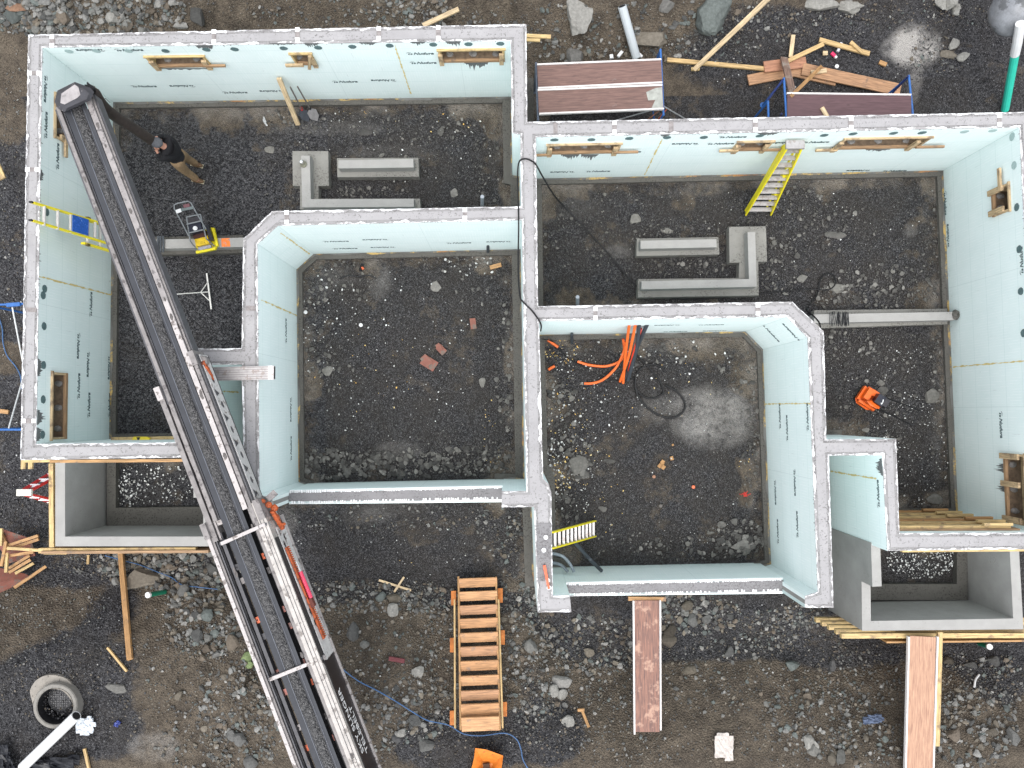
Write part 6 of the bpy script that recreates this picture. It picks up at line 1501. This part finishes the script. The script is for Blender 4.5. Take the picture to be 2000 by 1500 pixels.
# ------------------------------------------------------------------ rocks one can point at
ROCK = [(1128,30,44,72,'huge pale grey slab of rock at the top edge left of the grey pipe','slab'),(1388,28,66,62,'huge grey green boulder at the top edge right of the grey pipe','slab'),(1595,8,72,24,'long pale rock ledge along the top edge above the lumber pile','slab'),(1655,16,54,22,'grey rock ledge right of the long pale ledge','slab'),
 (1275,75,60,30,'flat brownish rock just right of the grey pipe','rock'),(1122,112,34,30,'dark grey boulder behind the scaffold plank','rock'),(1300,12,26,22,'dark round rock near the top edge','rock'),(1855,6,26,28,'pale rock at the top edge, right of two others','rock'),(1838,4,20,26,'pale rock at the top edge, left of the pair','rock'),(1866,20,16,26,'small pale wedge rock below the pair at the top','rock'),(1862,88,18,18,'pale round rock right of the white sand heap','rock'),(1880,112,24,14,'pale flat rock lying right of the sand heap','rock'),(1850,108,30,16,'low brown rock beside the sand heap','rock'),
 (124,33,26,34,'tall blue grey stone in the cobble heap behind the left wall','rock'),(30,15,40,18,'reddish brown stone at the top left corner','rock'),(25,30,30,26,'dark blocky stone at the top left corner','rock'),(385,32,26,38,'dark pointed stone at the right end of the cobble heap','rock'),(222,36,22,24,'pale grey stone in the middle of the cobble heap','rock'),(248,50,18,20,'tan stone close behind the left wall','rock'),(353,50,30,14,'flat blue green stone close behind the left wall','rock'),
 (275,1132,56,36,'big flat brown grey slab below the left porch','rock'),(387,1243,26,22,'round grey green boulder in the rubble left of the boom','rock'),(406,1245,16,16,'small round boulder beside the grey green one','rock'),(404,1203,22,22,'upright grey stone above the round boulders','rock'),(457,1255,22,28,'blocky green grey rock next to the boom','rock'),(418,1112,22,20,'square grey rock at the right end of the upper rubble','rock'),(359,1154,20,24,'flat square stone beside the green pipe','rock'),(484,1285,18,20,'mossy green stone at the edge of the boom','rock'),(487,1300,14,14,'small grey stone under the mossy one','rock'),(228,1345,34,18,'pale flat stone on the dark gravel near the manhole','rock'),
 (350,1357,14,16,'square tan stone below the long orange timber','rock'),(468,1441,20,24,'round grey boulder at the bottom, right of a tan one','rock'),(451,1437,14,20,'round tan boulder at the bottom left of a grey one','rock'),(492,1490,26,22,'grey rock at the bottom edge beside the boom','rock'),
 (690,1240,22,36,'tall grey slab leaning on the dirt bank right of the boom','rock'),(712,1260,18,14,'blue grey stone beside the tall slab','rock'),(815,1312,24,22,'pale blocky stone right of the small maroon offcut','rock'),(768,1193,20,22,'pale wedge stone near the crossed sticks','rock'),(770,1168,22,20,'round brownish rock under the crossed sticks','rock'),(745,1165,18,18,'grey cube of rock left of the crossed sticks','rock'),(810,1408,20,20,'grey green rock beside the blue hose','rock'),(830,1455,30,18,'striped green grey rock left of the orange hopper','rock'),(775,1440,16,14,'round brown stone left of the striped rock','rock'),(784,1432,20,16,'pale round stone above the striped rock','rock'),
 (1035,1263,22,22,'square grey green boulder right of the wooden steps','rock'),(1093,1333,34,24,'long grey boulder, largest right of the wooden steps','rock'),(1098,1358,18,20,'pale split stone under the long grey boulder','rock'),(1080,1352,16,24,'pale wedge stone under the long grey boulder','rock'),(1108,1409,24,18,'pale flat stone below the wooden stake','rock'),(1150,1273,18,16,'grey stone above the rock cluster left of the walkway plank','rock'),(1300,1250,30,24,'grey blue rock touching the brown walkway plank','rock'),(1308,1235,22,20,'dark round rock touching the brown walkway plank','rock'),(1352,1210,18,20,'square tan stone below the garage front wall','rock'),(1341,1182,18,16,'dark square stone below the garage front wall','rock'),(1425,1275,16,22,'blue grey upright stone on the open bank','rock'),(1345,1308,22,18,'pinkish triangular stone on the open bank','rock'),(1380,1210,16,18,'slanted grey stone right of the tan one','rock'),
 (1548,1300,24,20,'triangular blue grey stone on the right bank','rock'),(1626,1302,14,22,'upright grey brown stone on the right bank','rock'),(1578,1360,14,14,'bluish stone low on the right bank','rock'),(1580,1450,24,22,'large pale green grey stone near the bottom of the right bank','rock'),(1593,1457,14,18,'pale stone touching the large one near the bottom','rock'),(1590,1465,22,20,'dark grey stone below the large pale green one','rock'),(1642,1480,16,26,'dark upright stone at the bottom edge','rock'),(1622,1480,14,24,'dark oblong stone at the bottom edge','rock'),(1860,1435,24,24,'large grey stone right of the yellow timber','rock'),(1935,1430,20,16,'dark boulder near the right edge','rock'),(1850,1290,18,14,'brown stone beside the dark gravel patch','rock'),(1940,1290,20,18,'dark brown boulder right of the dark gravel patch','rock'),(1977,1440,20,36,'grey rock split by a shadow at the right edge','rock'),(1895,1300,20,12,'flat dark stone under the curved white strip','rock'),
 (1241,428,20,18,'pale grey potato-shaped stone on the right basement floor','clod'),(1633,562,28,18,'pale flat stone inside the cord loop','clod'),(1632,458,34,14,'flat pointed slate flake on the right basement floor','clod'),(1567,542,17,14,'square pale stone left of the cord loop','clod'),(1302,450,18,10,'small pale stone above the right strip footing','clod'),(861,257,12,12,'grey clod in the upper left basement, near the middle wall','clod'),(712,258,24,12,'long grey flake in the left basement','clod'),(888,378,12,16,'upright flake in the left basement near the garage wall','clod'),(527,292,18,14,'pale clod left of the left stair footing','clod'),(853,560,18,16,'round clod below the back wall of the left garage','clod'),(942,748,12,18,'pale flake near the middle wall in the left garage','clod'),(640,725,20,16,'pale flake by the left edge of the left garage','clod'),(1190,900,20,10,'dark oblong flake in the right garage','clod'),(1177,993,16,10,'small oblong flake above the small ladder','clod'),(1690,840,12,8,'pale pebble below the orange compactor','clod'),(1820,772,26,24,'brown clod near the right footing','clod'),(1825,975,34,16,'triangular flat clod in the lower right corner of the right basement','clod'),(1720,748,14,10,'grey stone touching the orange compactor','clod'),(1722,764,20,14,'second grey stone beside the orange compactor','clod'),(1130,910,34,30,'large round mud crust in the right garage','clod'),(1455,1065,40,20,'largest mud crust in the lower right of the right garage','clod')]
seen = set()
for (u, v, wu, hv, lab, kd) in ROCK:
    c = P(u, v, 0) if kd == 'clod' else G(u, v); k = (CAMZ-c.z)/FPX; sz2 = wu*k*1.12
    np.random.seed(int(u*7+v)); pal = 'slate' if kd == 'clod' else ('tan' if any(w_ in lab for w_ in ('tan', 'brown', 'pink')) else 'grey')
    BV, BF = (KV, KF) if max(wu, hv) > 45 else (JV, JF); vv2 = BV*(1+(np.random.rand(len(BV), 1)-.5)*(.06 if BV is KV else .16))
    for _ in range(8):
        d = np.random.randn(3)*np.array([1, 1, .5]); d /= np.linalg.norm(d); h = vv2 @ d; vv2 = vv2-np.outer(np.clip(h-(.50+.28*np.random.rand()), 0, None), d)
    if BV is KV: vv2 = vv2*(1+.30*(fbm(vv2[:, 0]+u, vv2[:, 1]+vv2[:, 2]*.7, 1.6, 5)-.5))[:, None]
    hz = min(wu, hv)*k*(.22 if kd == 'clod' else .42)
    vv2 = vv2*np.array([wu*k*.72, hv*k*.72, hz]); vv2[:, 2] += hz*.25
    p = np.array(PAL[pal]); i_ = np.random.randint(len(p)); cl = p[i_]*1.05
    if any(w_ in lab for w_ in ('pale', 'potato')): cl = np.array((.25, .245, .225))
    if 'reddish' in lab: cl = np.array((.22, .13, .085))
    if 'mossy' in lab: cl = np.array((.17, .22, .10))
    if 'dark' in lab: cl = cl*.6
    if kd == 'clod' and 'pale' in lab: cl = np.array((.17, .165, .15))
    o = npmesh('rock' if kd != 'clod' else 'clod', vv2, BF, STONE, np.tile(np.append(cl, 1), (len(BV), 1))); o.location = c
    tag(o, lab, 'rock' if kd != 'clod' else 'stone')

GR = {'rock': 'loose rocks on the excavation ground', 'stone': 'stones and clods on the basement floors', 'board': 'loose boards and sticks', 'conduit': 'conduits in the right garage pit', 'ladder': 'site ladders',
      'plank': 'planks around the foundation', 'scaffold': 'short blue scaffolds', 'offcut': 'small offcuts lying about', 'cap': 'small round caps', 'footing': 'interior concrete footings', 'porch foundation': 'porch boxes',
      'pipe': 'plastic pipes', 'hose': 'hoses on the ground', 'cord': 'black cords', 'shovel': 'shovels leaning on the wall', 'tarp': 'black tarps', 'plate compactor': 'plate compactors', 'tie bundle': 'tie bundles', 'level': 'torpedo levels',
      'conduit stub': 'conduit stubs', 'sleeve': 'clear sleeves', 'conduit piece': 'orange conduit pieces', 'wrapper': 'wrappers'}
for o in COL.objects:
    if o.parent is None and o.get('category') in GR: o['group'] = GR[o['category']]
